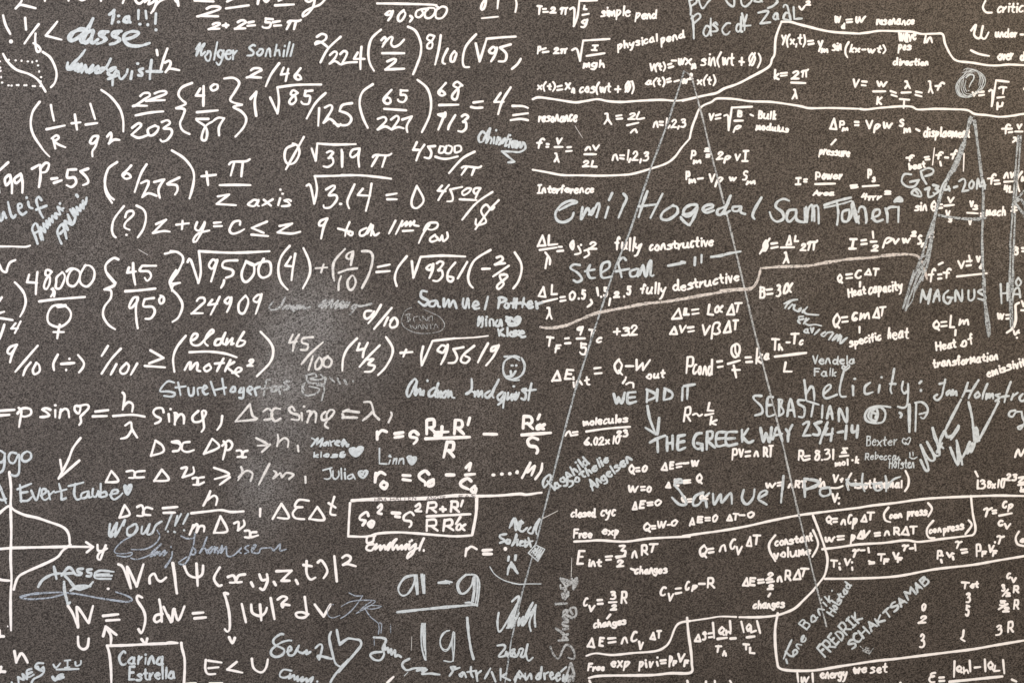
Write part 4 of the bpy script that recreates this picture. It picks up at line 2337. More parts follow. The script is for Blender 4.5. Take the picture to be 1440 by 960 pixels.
s 910 235 850 350 780 490 740 580
s 590 715 620 780 640 800 650 770 590 595
s 590 595 640 690 680 720 700 690 640 570 
s 640 570 690 660 720 680 740 650 685 460 
s 685 460 710 560 770 620
s 740 560 780 480 800 530 850 510 890 440 880 480 830 550
s 720 650 760 580
s 970 255 995 360 1010 480 1020 580
s 1210 250 1150 370 1060 540
s 825 615 870 730 890 740 875 560
s 875 560 910 700 920 750 
s 880 740 930 680 980 570 960 660 1000 580 990 650 1020 580
s 1030 455 1015 520 1040 565 1035 460 1055 560
P formula | white Ohm style R over k formula
@ 720 520
z .1 18
@ 960 520
t 0 285 70 415 R
s 82 355 110 345 130 365 155 352
t 190 252 252 332 L
l 180 358 245 345
t 210 362 278 442 k
P formula | white ideal gas law
t 385 618 440 720 P
t 440 620 490 695 v
l 500 650 535 645
l 500 685 535 680
t 560 640 608 692 n
t 635 592 725 695 RT
P formula | white gas constant value
t 912 630 968 725 R
l 970 685 1008 680
l 972 715 1008 705
b 1045 720 1195 705 80 8.31
t 1255 612 1315 665 Σ
l 1248 685 1315 678
b 1215 760 1310 750 40 mol
d 1348 715
@ 1190 520
t 65 680 105 745 k
P formula | white thermodynamics table of Q, W and delta E
@ 720 520
t 925 745 980 835 Q
l 985 778 1010 775
l 988 802 1012 800
t 1030 750 1080 812 0
t 1180 730 1240 802 ∆
t 1245 722 1290 792 E
l 1305 748 1345 740
l 1308 772 1345 765
l 1375 742 1400 735
@ 960 520
l 5 740 45 738
t 65 710 135 768 w
@ 720 520
t 920 910 1010 975 w
l 1025 928 1055 925
l 1028 952 1055 950
t 1065 915 1112 975 0
t 1215 885 1265 940 ∆
t 1280 860 1335 925 E
l 1365 885 1412 875
@ 960 520
l 10 878 60 872
l 10 898 62 892
t 105 815 160 908 Q
P formula | white isothermal work formula
t 655 890 745 940 w
l 755 895 785 890
l 755 918 785 912
t 832 895 880 940 n
t 885 870 985 940 RT
t 1075 855 1135 940 ln
t 1190 825 1245 895 v
t 1245 850 1280 895 f
s 1180 935 1230 935 1270 920
@ 1190 520
s 40 820 10 880 15 950
b 65 935 440 930 60 isothermal
s 470 800 495 860 490 920 465 960
C signature | tall grey chalk name in big round capitals over the isothermal formula
@ 960 520
z 0 18
l 800 840 795 950
s 965 860 1060 880 1080 900 1000 940 965 960
C signature | grey chalk full name in three slanted lines at the compass line
@ 720 520
z .1 17
s 255 930 245 900 260 860 300 830 305 870 260 930
s 280 880 340 950
b 350 945 610 738 78 agnhild
b 455 930 770 725 66 Sothelie
b 640 955 950 712 74 Angelsen
P formula | white Boltzmann constant and molar mass notes at the right edge
@ 1190 520
z .1 18
s 1340 690 1365 630 1385 680 1420 620
l 1025 805 1045 845
b 1030 940 1255 930 65 1.38×10
l 1240 865 1262 865
b 1270 870 1345 880 45 23
s 1370 855 1412 850 1370 890 1412 890
l 1365 912 1430 905
t 1375 920 1425 975 k
@ 0 520
C signature | round grey chalk letters cut off by the left edge above the axis
z 0 18
s 35 660 0 640 -30 680 -20 730 30 720 40 660 35 760 20 800 -10 820
s 130 660 90 655 70 690 80 730 115 735 150 670 155 740 150 820 120 840 90 830
s 215 645 180 670 175 710 205 725 245 700 245 660 215 645
@ 0 660
s -10 110 20 180 50 265
s -10 230 20 240 50 230
P graph | white bell curve on axes with an arrow
z 0 24
> axis
s 75 20 88 150 85 300 90 500 85 700 92 850 88 960
@ 0 790
s 88 190 85 300 85 400 88 540
@ 0 660
l -20 630 100 620 540 610 740 612
<
> arrow_head
l 685 575 740 612 690 655
<
s -30 370 30 315 75 290 120 325 200 360 290 380 380 410 500 455 545 510 555 595
s 560 595 500 640 460 690 380 735 200 815 140 860 110 950
s -20 865 20 875 75 880
w 20
> axis_letter
s 775 595 780 640 820 640 840 600 810 680 795 715 775 700 790 660 850 625
C signature | light grey chalk full name beside the axis with a filled heart
z 0 17
l 160 120 170 255
s 140 155 200 130 250 110
l 160 185 220 175
s 165 245 220 245 255 215
s 250 165 290 240 320 145
s 325 205 365 180 365 155 335 160 335 220 360 240 390 220
s 385 170 400 235
s 395 200 430 170
s 470 110 490 190 490 235 525 225
l 440 180 530 155
s 545 130 610 115 665 100
s 600 110 590 190 610 235 640 230
s 695 170 650 190 650 225 690 215 705 170 710 220 735 210
s 740 150 736 200 762 215 782 170 790 212
s 802 112 800 215
s 802 188 838 175 848 205 805 218
s 872 198 935 182 932 160 898 165 882 208 908 235 950 212 975 185
w 24
s 1000 130 990 130 1015 195 1045 130 1030 125 1015 150 1010 140
P equation | white delta x equals h over m delta v, delta E delta t
z 0 22
s 950 380 990 280 990 280 1030 355 950 380
s 1090 295 1130 285 1140 360 1090 365
s 1210 310 1160 300 1135 350 1195 360
l 1295 305 1410 295
l 1300 342 1390 340
@ 240 660
s 315 170 300 210 260 285
s 290 240 345 205 370 230 360 280
s 165 345 300 330 400 320 480 335 580 330
s 180 440 165 480 150 515
s 170 470 205 430 215 450 205 495 230 450 265 450 265 490
s 345 500 395 370 395 370 450 485 345 500
s 505 425 540 415 535 480 535 480 585 440 580 400
s 590 485 625 485 630 535 590 535
s 680 495 640 500 635 535 695 520
w 20
l 712 310 710 370
s 810 390 880 270 880 270 940 380 850 380
s 1098 246 1018 240 988 292 1048 297
s 1005 298 970 345 992 384 1062 392
s 1100 390 1165 295 1165 295 1220 395 1100 390
s 1300 215 1275 300 1270 350 1310 360
l 1255 265 1310 300
C note | bluish grey chalk word of surprise with three slanted marks
@ 0 660
z 0 18
s 875 430 870 525 930 420 915 530 990 400 980 440
s 870 470 880 530 900 510
s 1060 440 1015 465 1015 515 1055 515 1090 470 1080 430 1050 440
s 1130 450 1125 505 1150 500 1190 430 1170 510 1210 500 1240 440 1285 410
w 15
l 1365 355 1315 475
l 1410 365 1390 445
d 1335 490 1385 492
@ 240 660
l 85 350 35 445
l 140 350 100 430
d 35 495 108 480
G signature | bluish grey chalk cursive full name with a long looped flourish
@ 0 660
z 0 14
w 12
s 1250 480 1270 530 1230 590 1150 630 1045 632
s 1040 700 1090 710 1180 680 1230 630
w 11
s 1040 530 970 570 915 630 920 660 990 665 1050 655 1040 680 990 690 930 680
w 15
s 1280 590 1230 640 1195 690 1250 650 1230 680 1270 650 1270 680 1310 640 1300 680 1330 650
s 1370 650 1360 700 1315 775
s 1310 770 1350 720
d 1360 612
@ 240 660
w 14
s 85 525 130 545 185 540 200 510
s 190 500 185 580 150 690 110 750 65 740 85 720 130 690
s 180 620 200 640 190 670 160 670
s 290 530 260 610 230 660 270 620 290 665
s 290 640 330 610 300 640 310 665 350 610 350 660 370 615 375 665 410 600 400 660 440 610 450 680 500 680 560 620 540 650 560 660 
s 620 600 590 620 620 650 590 665
s 650 640 680 600 660 600 645 650 700 660 720 625 800 620 820 640 870 590 870 640 920 630
P equation | white W proportional to psi squared
@ 0 660
z 0 24
s 940 750 980 780 1040 940 1040 940 1010 770 1085 925 1085 925 1140 750
s 1190 900 1190 850 1225 825 1250 870 1280 885 1320 855
s 1375 740 1390 850 1400 960
@ 240 660
l 15 740 50 980
s 105 755 140 830 200 855 250 830 258 760
l 205 745 215 920
s 390 775 345 860 380 920 405 915
s 455 850 500 840 515 890 470 895
s 590 830 540 840 520 890 565 890
l 640 895 655 925
s 705 830 725 875 760 870
s 765 830 770 880 740 950 710 940
l 820 890 835 915
s 840 805 960 800 960 800 880 880 880 880 945 880
l 995 875 1010 905
s 1080 725 1080 820 1110 870 1150 855
l 1055 755 1120 765
s 1170 735 1200 720 1245 800 1215 860
l 1300 685 1320 885
@ 480 660
s 8 698 40 678 74 694 62 726 14 754 14 754 50 748 115 765
P equation | white boxed rho squared equation with a dark pencil line along its frame
z .1 30
> box_frame
s 85 245 250 235 500 232 700 225 900 205 1070 205
w 20
s 70 265 62 380 55 520
s 55 528 200 530 300 505 450 497 600 505 800 522 920 528 1040 520
w 28
s 1075 225 1070 350 1040 515
<
w 26
s 215 365 200 335 150 370 150 395 190 405 170 440
s 240 405 212 430 240 455 260 415 240 405
w 26
d 232 428
w 23
s 290 300 315 275 320 305 290 340 320 350
w 28
l 405 342 465 345
l 430 370 462 375
w 22
s 575 360 550 335 500 365 500 400 550 410 555 440 540 455
s 590 290 620 270 625 300 590 325 635 330
w 23
t 668 250 765 350 R
l 785 312 828 315
l 805 295 808 330
t 860 240 945 345 R
l 965 245 950 290
l 680 370 1025 352
t 665 385 775 495 R
t 800 385 900 495 R
l 945 375 910 430
t 905 420 995 490 α
K note | tiny dark pencil writing along the top of the white box frame
z 0 5
b 265 255 590 240 28 HBA HALLEN
b 675 245 830 235 28 ANGIE
b 870 230 1060 222 26 - EAS
P divider_line | white underline running right from the boxed equation
@ 480 660
z 0 24
s 1060 210 1250 205 1412 192 1470 198 1560 185 1590 182
P note | white cursive word under the box
z .2 22
s 270 525 210 530 205 580 250 570 260 530
s 255 590 210 600 200 630 240 640 280 590 270 630 310 600 310 635 340 600 350 630
s 350 630 390 580 370 635 420 560 440 550 410 590 410 635 440 600 450 630 480 600 480 630 520 590 510 630
s 540 590 540 630 590 590 570 660 525 700 540 660 610 620
d 545 570 560 560
s 655 545 630 600 620 640
d 655 640
P equation | white unfinished r equals a dot
z .1 24
s 995 625 985 685
s 990 645 1030 610 1075 630
w 28
l 1125 640 1195 635
l 1130 668 1195 668
w 32
d 1303 628
C drawing | grey chalk sad face made of short strokes over a thin arc
w 20
l 1330 690 1325 720
l 1385 680 1380 715
s 1320 830 1330 780 1355 745 1380 790 1400 820
w 24
l 1350 735 1360 770
w 9
s 1180 770 1220 830 1300 880 1412 908
@ 720 660
s 0 900 60 908 130 905 230 905
C signature | grey chalk name in two short lines beside the left compass line
@ 480 660
z .1 16
s 1350 445 1380 385 1410 470 1430 400
s 1310 510 1260 520 1265 540 1300 560 1260 580
s 1320 555 1305 575 1330 585 1340 560 1320 555
s 1390 510 1370 580 1400 555 1395 600
@ 720 660
s -20 460 15 385 30 480 50 440 90 420 60 410 50 460 80 490 120 460
s 150 455 125 490 160 505 180 450 220 390 190 470 195 510
s 40 520 20 560 0 600 40 560 40 600 60 585 90 570 70 565 65 600 100 600
s 105 560 105 610 140 575
l 130 540 150 610
l 110 575 165 565
C drawing | small hatched grey chalk square on the compass line
z 0 10
l 185 595 260 630 205 725 130 660 185 595
w 8
s 150 660 190 620 170 660 215 610 180 680 230 620 190 700 240 630 200 710 245 650
s 160 640 210 700 180 620 230 690
E scratch | thin pale scratches right of the hatched square
w 5
l 240 390 365 325
l 240 390 255 375
l 475 700 470 850
F drawing | faint grey chalk scrawled first letter running up the left of a vertical name
w 17
s 385 860 420 900 470 890 515 860
s 515 855 490 910 485 945
s 390 945 440 920 420 890
P note | white closed cycle and free expansion notes
z .1 18
b 470 375 660 370 60 closed
t 700 310 828 405 cyc
t 482 465 640 548 Free
t 710 465 850 550 exp
P formula | white thermodynamics table of Q, W and delta E
t 950 250 1000 322 ∆
t 1005 240 1065 312 E
l 1075 262 1115 258
l 1078 282 1115 278
t 1130 230 1192 290 0
t 1040 415 1105 500 Q
l 1108 448 1138 445
l 1112 468 1138 465
t 1150 400 1230 465 w
l 1235 438 1255 435
t 1260 390 1322 450 0
d 1412 440
t 1340 200 1385 265 Q
l 1395 235 1425 232
l 1398 255 1425 252
@ 960 660
t 50 375 100 442 ∆
t 110 365 165 425 E
l 180 382 215 380
l 182 402 215 400
t 232 350 285 418 0
t 345 350 400 410 ∆
t 395 340 450 405 T
l 450 360 490 360
t 510 325 572 385 0
t 130 195 205 240 α
P divider_line | white line bending round to the left under the thermodynamics table
@ 720 660
z 0 21
s 495 570 600 565 700 560 900 570 1100 545 1412 530
@ 960 660
s 0 528 150 505 300 485 500 450 700 405 900 365 1040 345 1200 325 1412 300
@ 1190 660
s 110 300 200 285 400 262 550 240 700 225 980 212 1200 205 1412 208 1600 205
P divider_line | white enclosure curving down through the heat capacity block
@ 960 660
s 1035 365 1080 480 1130 625 1150 720 1130 830 1090 890 1040 950
@ 1190 660
s -190 630 -60 615 100 592 300 580 470 560 580 572 750 550 920 530 1000 520
s 990 210 1005 350 1025 450 1020 500 1000 520
s -170 865 100 862 400 845 700 790 1000 755 1200 720 1412 685 1600 650
P formula | white isothermal work formula
@ 960 660
t 1180 180 1240 265 v
d 1240 225 1240 268
P formula | white E int equals three halves n R T
@ 720 660
z .1 19
t 510 635 585 755 E
b 605 765 705 765 55 int
l 745 690 795 685
l 748 715 785 712
s 855 605 895 605 870 640 900 645 890 680 830 700
l 825 690 900 685
t 830 710 895 775 2
t 945 640 1000 705 n
t 1020 590 1085 685 R
t 1085 580 1165 660 T
l 945 785 970 795
b 975 825 1230 815 60 changes
P formula | white constant volume heat formula
@ 960 660
t 130 590 200 705 Q
l 205 630 242 625
l 208 658 245 652
t 285 590 350 655 n
t 370 545 425 635 c
t 420 600 480 680 v
t 500 525 555 615 ∆
t 555 510 625 600 T
s 735 520 690 580 690 640 735 725
b 735 600 1030 560 60 constant
b 730 700 1010 670 70 volume
s 1035 480 1075 590 1030 690
P formula | white delta E equals three halves n R delta T
t 470 850 530 930 ∆
t 525 850 585 925 E
l 600 875 640 870
l 602 898 645 892
t 660 810 725 880 2
l 670 895 725 885
t 670 905 725 955 2
t 745 840 795 895 n
t 805 790 865 885 R
t 870 785 945 880 ∆
t 930 775 1008 855 T
P formula | white C v equals C p minus R
t 15 880 60 960 c
t 65 910 120 970 p
l 130 905 175 905
t 190 850 260 945 R
P formula | white constant pressure heat and work formulas
t 1135 360 1190 440 Q
l 1195 390 1225 388
l 1198 415 1225 412
t 1250 390 1300 445 n
t 1305 350 1350 435 c
t 1340 380 1390 475 p
t 1125 525 1215 578 w
l 1230 530 1280 525
l 1232 555 1280 550
@ 1190 660
t 110 350 170 420 ∆
t 160 330 230 405 T
s 335 300 300 350 310 400 350 415
b 345 385 440 378 45 con
b 485 370 640 355 60 press
s 650 265 680 310 650 370
t 25 510 75 600 p
t 80 480 140 555 ∆
t 130 475 195 545 v
l 225 505 265 500
l 228 525 268 520
t 295 480 350 530 n
t 370 450 430 525 R
t 430 445 505 525 ∆
t 500 440 570 515 T
s 690 405 645 460 640 510 660 540 700 540
b 660 505 750 490 45 con
b 770 495 930 470 60 press
s 970 400 995 440 945 510
P formula | white adiabatic formulas with gamma exponents
@ 960 660
t 1170 710 1235 780 T
d 1245 745
l 1245 775 1250 790
t 1280 700 1340 765 v
d 1345 735
l 1345 775 1348 795
@ 1190 660
t 45 625 110 700 γ
l 115 640 145 638
l 175 620 180 655
s 180 725 200 735 220 735
l 185 745 220 740
t 245 660 315 730 T
t 290 700 345 755 F
t 365 650 425 715 v
t 400 690 450 740 F
t 440 590 500 650 γ
l 505 625 530 622
l 545 590 550 640
t 715 635 765 715 P
d 765 680
l 752 715 758 735
t 790 650 850 700 v
d 850 665
l 845 690 850 710
t 860 560 925 630 γ
l 910 635 955 630
l 920 660 960 652
t 1025 585 1075 695 P
t 1070 640 1118 695 F
t 1125 590 1180 660 v
d 1180 575
t 1155 635 1202 692 F
t 1190 515 1260 595 γ
s 1370 490 1345 540 1360 590 1412 605
t 1375 540 1425 580 a
P formula | white gamma ratio formula
t 1085 295 1165 380 γ
l 1160 325 1190 322
l 1165 345 1190 342
t 1235 245 1280 310 c
t 1275 265 1330 340 p
l 1215 365 1315 345
t 1200 395 1250 450 c
t 1250 420 1312 475 v
P note | white small gas table of numbers at the bottom right
z .1 18
t 910 885 985 950 T
t 980 900 1020 945 o
t 1015 880 1055 940 t
C signature | tall grey chalk name in big round capitals over the isothermal formula
@ 720 660
z 0 19
s 1290 85 1340 75 1350 100 1290 110 1340 180 1385 265 1330 275 1270 220
@ 960 660
s 160 180 100 210 80 270 100 285 140 260 165 180
s 210 185 150 240 180 240 190 295
s 240 190 250 275 300 195 310 260 380 185 390 270
s 485 160 470 220 490 265 520 270 560 220 570 155
s 600 225 665 190 660 165 620 180 600 230 640 260 665 275
l 800 50 780 260
l 965 80 970 215
s 965 70 1040 80 1085 100 1040 140 980 150
s 1165 140 1100 150 1090 190 1120 210 1170 190 1165 145 1140 145
s 1300 80 1340 120 1412 120
@ 1190 660
w 16
s 130 30 125 110 145 170
s 20 115 80 110 170 120
s 280 100 220 120 240 165 280 150 275 115 200 110
s 310 50 320 110 315 170
s 315 150 370 80 430 55
s 20 70 0 110 20 160
@ 0 790
C signature | light grey chalk capitals with long flourishes under the bell curve
z 0 20
s 430 35 440 80 450 130
s 305 195 340 140 420 95 500 90 520 110 550 140 590 190 640 210 700 195 740 155
s 490 105 550 40 600 95
l 510 90 590 85
s 660 50 620 55 620 75 650 85 640 100 610 100
s 730 55 695 60 700 80 725 85 720 108 690 108
w 16
s 755 85 800 65 905 75
s 755 85 760 125 880 130
s 760 105 890 105
s 770 95 870 92
w 20
s 510 155 515 230 530 290 540 325 555 318
s 720 190 620 190 560 225
w 22
s 600 205 650 195 640 215 600 210
G signature | faint bluish grey long flat loop through the flourishes
z 0 15
s 160 280 250 255 400 240 520 240 480 260 400 280 250 292 160 282
s 160 270 300 245 450 238
s 520 240 640 255 800 285 1000 315
s 1000 315 1050 300 1030 275 970 250 920 235
s 900 300 1000 312 1045 302
P equation | white W equals integral of dW equals integral of psi squared dV
z 0 24
s 540 345 580 410 620 515
s 620 515 615 430 610 355 650 400 700 480
s 705 480 725 400 740 345
l 820 425 940 412
l 845 462 950 455
s 1130 280 1095 265 1090 300 1140 380 1155 450 1140 530 1120 560 1100 530
s 1265 295 1280 380 1285 470
s 1290 410 1240 420 1225 455 1245 475 1285 450
s 1300 355 1350 460 1360 470 1370 420 1390 370 
d 860 210
@ 240 790
s -20 420 10 470 25 370 60 460 110 350
l 178 405 260 398
l 190 445 280 437
s 455 250 425 245 440 290 465 400 470 520 450 550 430 530
l 565 330 598 475
s 640 335 650 400 710 425 750 400 765 360
l 710 335 720 460
l 795 285 825 450
s 850 295 890 270 925 285 880 330 890 355 900 335 945 340
s 1065 275 1075 350 1085 420
s 1085 410 1040 395 995 405 1010 435 1060 438 1095 410
s 1145 335 1215 430 1215 430 1270 335
P equation | white small U and the arrow box it belongs to
@ 0 790
s 620 590 625 660 660 690 695 670 705 605
s 840 510 880 580 880 650
s 820 585 840 510 840 510 925 575
s 850 660 870 730 882 850 885 980
s 850 662 1000 658 1200 648 1412 640
@ 240 790
s -40 645 0 635 55 640
s 85 640 90 680 110 760 112 850 105 980
s 465 595 490 640 510 600
@ 0 790
s 1125 610 1155 645 1170 605
P equation | white lone letter n and cut off strokes at the lower left edge
s 115 705 130 795
s 130 790 165 725 190 740 220 795
l -10 585 30 588
l -5 540 0 590
l -10 865 40 868
l 10 830 0 870
w 12
d 62 508
C signature | slanted thick grey chalk capitals at the lower left
z 0 18
s 145 910 150 960 
s 145 910 190 930 180 885 215 925
s 250 845 215 860 225 910 270 890
l 220 885 255 870
s 345 800 300 800 280 830 320 850 345 830 350 870 320 900 270 925 250 960
w 24
s 300 830 310 850 340 860
w 18
d 95 955
C note | small grey chalk Roman numerals underlined with a smudge below
w 14
s 425 810 440 835 455 830 480 800
s 515 780 560 775
l 538 780 538 830
l 515 835 555 830
s 600 790 605 820 640 810 645 780
w 15
l 450 850 625 845
w 20
s 420 910 440 935 470 895 500 890 470 920 505 910 450 930
C signature | grey chalk name on two lines inside the white arrow box
z .05 18
b 950 803 1292 803 96 Carina
b 1030 932 1390 922 92 Estrella
P equation | white E less than U
@ 240 790
z 0 22
s 280 775 275 840 295 885 355 885
l 300 780 405 795
l 300 840 380 832
s 525 790 450 850 450 850 500 860 570 875
s 645 765 655 830 690 865 730 870 760 830 772 770
P note | tops of white letters cut off by the bottom edge
w 20
l 120 965 200 958
l 310 960 410 958
@ 480 790
l 365 955 415 908
C signature | flowing light grey chalk signature with tall bracket strokes
@ 240 790
z 0 18
s 895 570 870 570 820 610 825 650 900 690 890 730 840 750 800 730 805 690 870 640 930 620 960 620
s 925 710 960 690 950 665 930 690 940 735 980 730 1020 660 1010 700 1050 720 1080 700 1080 725 1110 710
s 1150 680 1185 650 1205 670 1180 770 1180 770 1170 740 1280 765
s 1275 550 1260 600 1280 700 1310 800 1355 830
s 1320 535 1340 640 1350 650 1412 600
s 1412 770 1355 830 1300 900 1270 950
@ 480 790
s -10 640 50 605 110 610 150 620 155 660 100 730 0 850 -20 870
C signature | small grey chalk name cut off below the flowing signature
@ 240 790
w 16
s 960 860 900 850 870 880 870 905 905 915 940 900 950 885 940 920 980 895 985 930 1010 905 1010 940 1050 910 1040 945 1080 920 1080 950 1130 910 1110 960
d 1165 945
C equation | large double-struck grey chalk fraction, a letters over a letter in bars
@ 480 790
z 0 13
s 570 105 500 130 455 190 460 240 490 265 540 240 575 170 590 110
s 590 100 510 115 465 180 455 225 480 260 520 255 560 200
s 580 105 590 180 600 255
s 600 100 605 180 610 250
l 635 95 650 245
l 660 100 662 245
l 645 95 657 245
s 770 160 830 150 880 158 
s 770 165 840 165
s 830 145 860 170
s 990 95 930 150 920 200 940 245 980 240 1030 190 1050 115
s 1000 95 945 145 930 200 960 250 1010 220 1045 160
s 985 100 1060 100 1095 150 1095 230 1080 340
s 1050 120 1050 220 1035 320
s 1080 120 1080 230 1065 330
s 1060 110 1060 220 1050 310
s 985 320 1030 320 1080 345
w 20
s 445 395 600 378 800 358 1070 335
w 13
s 640 485 635 580 640 680 665 770
s 665 485 665 600 672 775
s 650 485 652 600 660 700
w 11
s 860 540 810 560 785 620 795 680 830 705 870 660 885 560
s 840 540 790 600 790 660 815 690 850 680 880 600
s 890 550 880 660 885 780 815 780
s 900 555 898 660 890 785
w 20
s 1000 440 1010 560 1030 690 1050 765
G drawing | faint scrawled grey chalk flourish left of the large fraction
w 9
s 60 240 110 265 170 265
s 170 265 110 350 50 410 -5 445
s 0 350 80 310 200 300 270 310 200 360 130 400
s 120 405 220 345 320 350 250 370 200 365
s 190 370 230 430 290 480 300 520 295 570
s 300 480 320 490 315 560
s 240 310 180 350 140 390
w 6
l 392 500 392 560
l 262 600 262 660
s -110 380 -90 340 -60 335 
s -110 380 -105 420 -70 440 -10 420
C signature | grey chalk short looped name with trailing scrawl beside the bars
w 18
s 258 595 330 600 355 620 330 680 340 730 310 775 260 770 230 735 260 715 320 710
s 345 660 350 690 370 680 375 715 395 690 400 730 425 700 430 745 450 735 475 750
s 540 765 495 790 485 820 520 855 580 840 650 840 600 860 
w 14
s 600 845 670 840 640 865 680 850 640 885 720 880 780 890 650 880
w 6
l 530 870 500 900
E drawing | faint pale vertical scratches
w 4
l 392 490 392 560
l 560 590 555 700
C signature | long grey chalk name along the bottom edge ending in an accented capital
z 0 17
s 860 900 885 860 870 830 905 830 890 850 940 835
s 965 870 940 890 955 905 975 875 990 910
s 1030 830 1030 880 1045 910
l 1000 870 1060 860
s 1070 860 1080 940 1080 890 1110 860
l 1185 840 1140 920
l 1195 870 1225 945
s 1265 845 1265 935
s 1310 880 1275 905 1275 905 1340 935
s 1380 950 1400 880 1420 920
@ 720 790
s 20 930 60 860 60 860 100 915
l 30 915 90 900
s 105 880 110 930 145 885 155 925
s 215 880 190 915 215 925 235 830 225 920
s 255 880 260 925 260 890 290 870
s 300 900 325 890 315 870 300 890 315 925 335 915
s 350 900 380 895 370 875 350 900 360 940 385 920
s 410 890 405 940 440 890 430 940
l 390 865 430 830
F signature | vertical grey chalk name climbing beside the left compass line
z 0 19
w 15
s 305 670 330 730 370 765 400 700 430 655 470 670 495 720 490 765 445 755
w 19
l 370 620 445 615
s 350 525 400 560 440 610
s 445 570 420 580 400 610
l 410 530 445 525
s 445 505 410 500 405 480 445 470
s 420 450 405 430 430 440 445 455
s 410 420 415 385 440 380 430 410 410 400 480 440 510 410 500 360 460 370 480 410
l 345 330 435 325
s 420 290 405 280 400 250 440 270 445 230 430 280
l 415 280 420 230
s 385 130 420 180 430 210
s 430 215 390 205 385 180
s 430 180 470 170 510 130 515 160 490 215
s 475 130 460 150 400 130
s 465 800 440 880 420 950
s 470 800 490 880 485 940
w 22
s 440 890 465 920 480 890 450 945
C signature | tall jagged grey chalk letters left of the vertical name
z 0 16
@ 480 790
s 1250 400 1240 480 1255 550 1310 480 1412 300
s 1330 520 1370 400 1350 520 1412 400 
@ 720 790
s 0 310 55 270 30 380 0 480 -40 520
s -30 500 -10 450 40 440
s 50 490 60 440 50 500 90 430 80 500 130 380 165 320 110 450 90 500 150 400 190 340 140 470 150 545
s 190 340 180 430 185 510
C signature | small grey chalk short name below the jagged letters
@ 480 790
s 1240 660 1290 655 1300 680 1250 745 1300 740 1310 710 1320 745 1340 710 1350 745 1370 710 1390 745 1412 710
@ 720 790
s -10 700 20 690 0 740 40 745 60 690 90 690 70 745 100 740 125 650 110 720 130 780 165 755
P formula | white C v equals three halves R with a note
@ 720 790
z .1 19
t 562 278 608 352 c
t 605 335 665 395 v
l 680 300 715 298
l 682 330 720 328
t 775 225 830 300 3
l 770 318 830 315
t 778 330 835 385 2
t 860 225 918 332 R
l 780 415 755 445
b 650 520 900 490 55 changes
P formula | white C v equals C p minus R
t 1172 190 1230 270 c
t 1235 240 1290 312 v
l 1300 210 1340 205
l 1300 248 1345 240
@ 720 790
P formula | white delta E equals n C v delta T
t 590 595 662 682 ∆
t 685 590 738 672 E
l 765 605 822 600
l 768 638 822 630
t 862 590 925 652 n
t 940 545 1000 635 c
t 1000 620 1050 695 v
t 1090 550 1145 620 ∆
t 1145 535 1192 608 T
P formula | white free expansion pressure volume note inside the lower enclosure
t 595 795 740 870 Free
t 780 775 940 865 exp
t 1000 780 1050 868 p
d 1062 778
l 1062 800 1068 830
t 1085 780 1130 838 v
d 1155 755
l 1150 790 1158 820
l 1180 780 1220 775
l 1185 802 1220 798
t 1240 735 1280 835 p
t 1272 775 1312 825 F
t 1312 718 1380 795 v
t 1358 770 1408 832 F
P divider_line | white enclosure curving down through the heat capacity block
z 0 20
@ 960 790
s 1040 220 960 300 890 365 800 405 720 425 600 435 450 435
w 14
s 425 433 300 430 200 445 60 465
w 18
s 60 465 -20 480 -60 520 -100 620 -140 670 -220 705 -400 720 -560 735 -690 722 -765 742
w 24
s 35 440 45 560 65 700 72 800 62 875 -100 880 -260 895 -640 900 -745 918
s 755 405 735 520 735 650 750 790 770 840 850 858 1000 860 1100 850 1250 825 1412 800
@ 1190 790
w 22
s 110 800 250 780 400 765 600 740 800 715 1000 690 1200 655 1412 620 1600 590
P note | tops of white letters under the lower left enclosure
@ 720 790
w 18
l 615 940 630 970
l 1392 940 1400 970
@ 960 790
l 40 950 38 980
l 185 945 185 980
l 255 940 258 980
s 375 940 390 965 385 990
P formula | white entropy change formula with heat bars
z .1 19
t 88 565 150 635 ∆
t 150 545 195 622 s
l 205 565 235 560
l 208 595 235 592
l 240 480 250 600
t 280 505 340 585 Q
b 340 575 375 565 35 h
l 375 465 382 550
w 24
l 278 608 350 598
l 380 605 420 602
l 510 595 570 588
w 19
t 255 655 315 720 T
t 310 695 352 750 h
l 465 470 485 555
t 500 480 550 555 Q
b 545 555 580 545 35 L
l 590 465 615 560
t 475 640 535 700 T
t 525 670 578 730 L
P formula | white delta E equals three halves n R delta T
w 18
l 695 248 680 270
b 560 365 805 355 60 changes
C signature | grey chalk full name climbing steeply inside the lower enclosure
z .05 14
s 865 615 830 690 800 765
s 815 705 850 740 880 745
s 820 770 830 800
b 885 745 985 600 62 one
b 985 535 1185 300 72 Banik
d 1185 225
b 1190 425 1335 180 60 Holstad
C signature | thick grey chalk full name in capitals climbing diagonally
z .05 17
b 1130 750 1425 445 84 FREDRIK
b 1340 685 1955 160 66 SCHAKTSAMAB
@ 1190 790
F drawing | small grey chalk smudged star scratch below the capitals
w 8
s 110 665 140 690 180 680 150 710 160 670 180 720 130 700 200 700
l 215 680 180 730
P note | white energy remark at the bottom edge
@ 960 790
z .1 18
l 910 880 918 950
t 935 900 1010 960 w
l 1030 880 1035 950
b 1095 920 1300 915 70 energy
t 1355 830 1412 885 v
@ 1190 790
b 60 880 155 870 60 we
b 190 880 320 870 75 set
P formula | white efficiency formula cut by the bottom edge
t 650 868 715 960 ε
l 740 915 775 912
l 740 942 778 940
l 860 785 855 910
t 870 815 925 880 Q
b 925 885 965 880 45 h
l 980 780 985 865
l 1020 835 1065 830
l 1100 770 1105 865
t 1120 780 1175 860 Q
b 1175 860 1220 855 45 L
l 1245 775 1255 880
w 24
l 820 948 1240 905
w 18
l 1315 930 1350 945
d 430 955
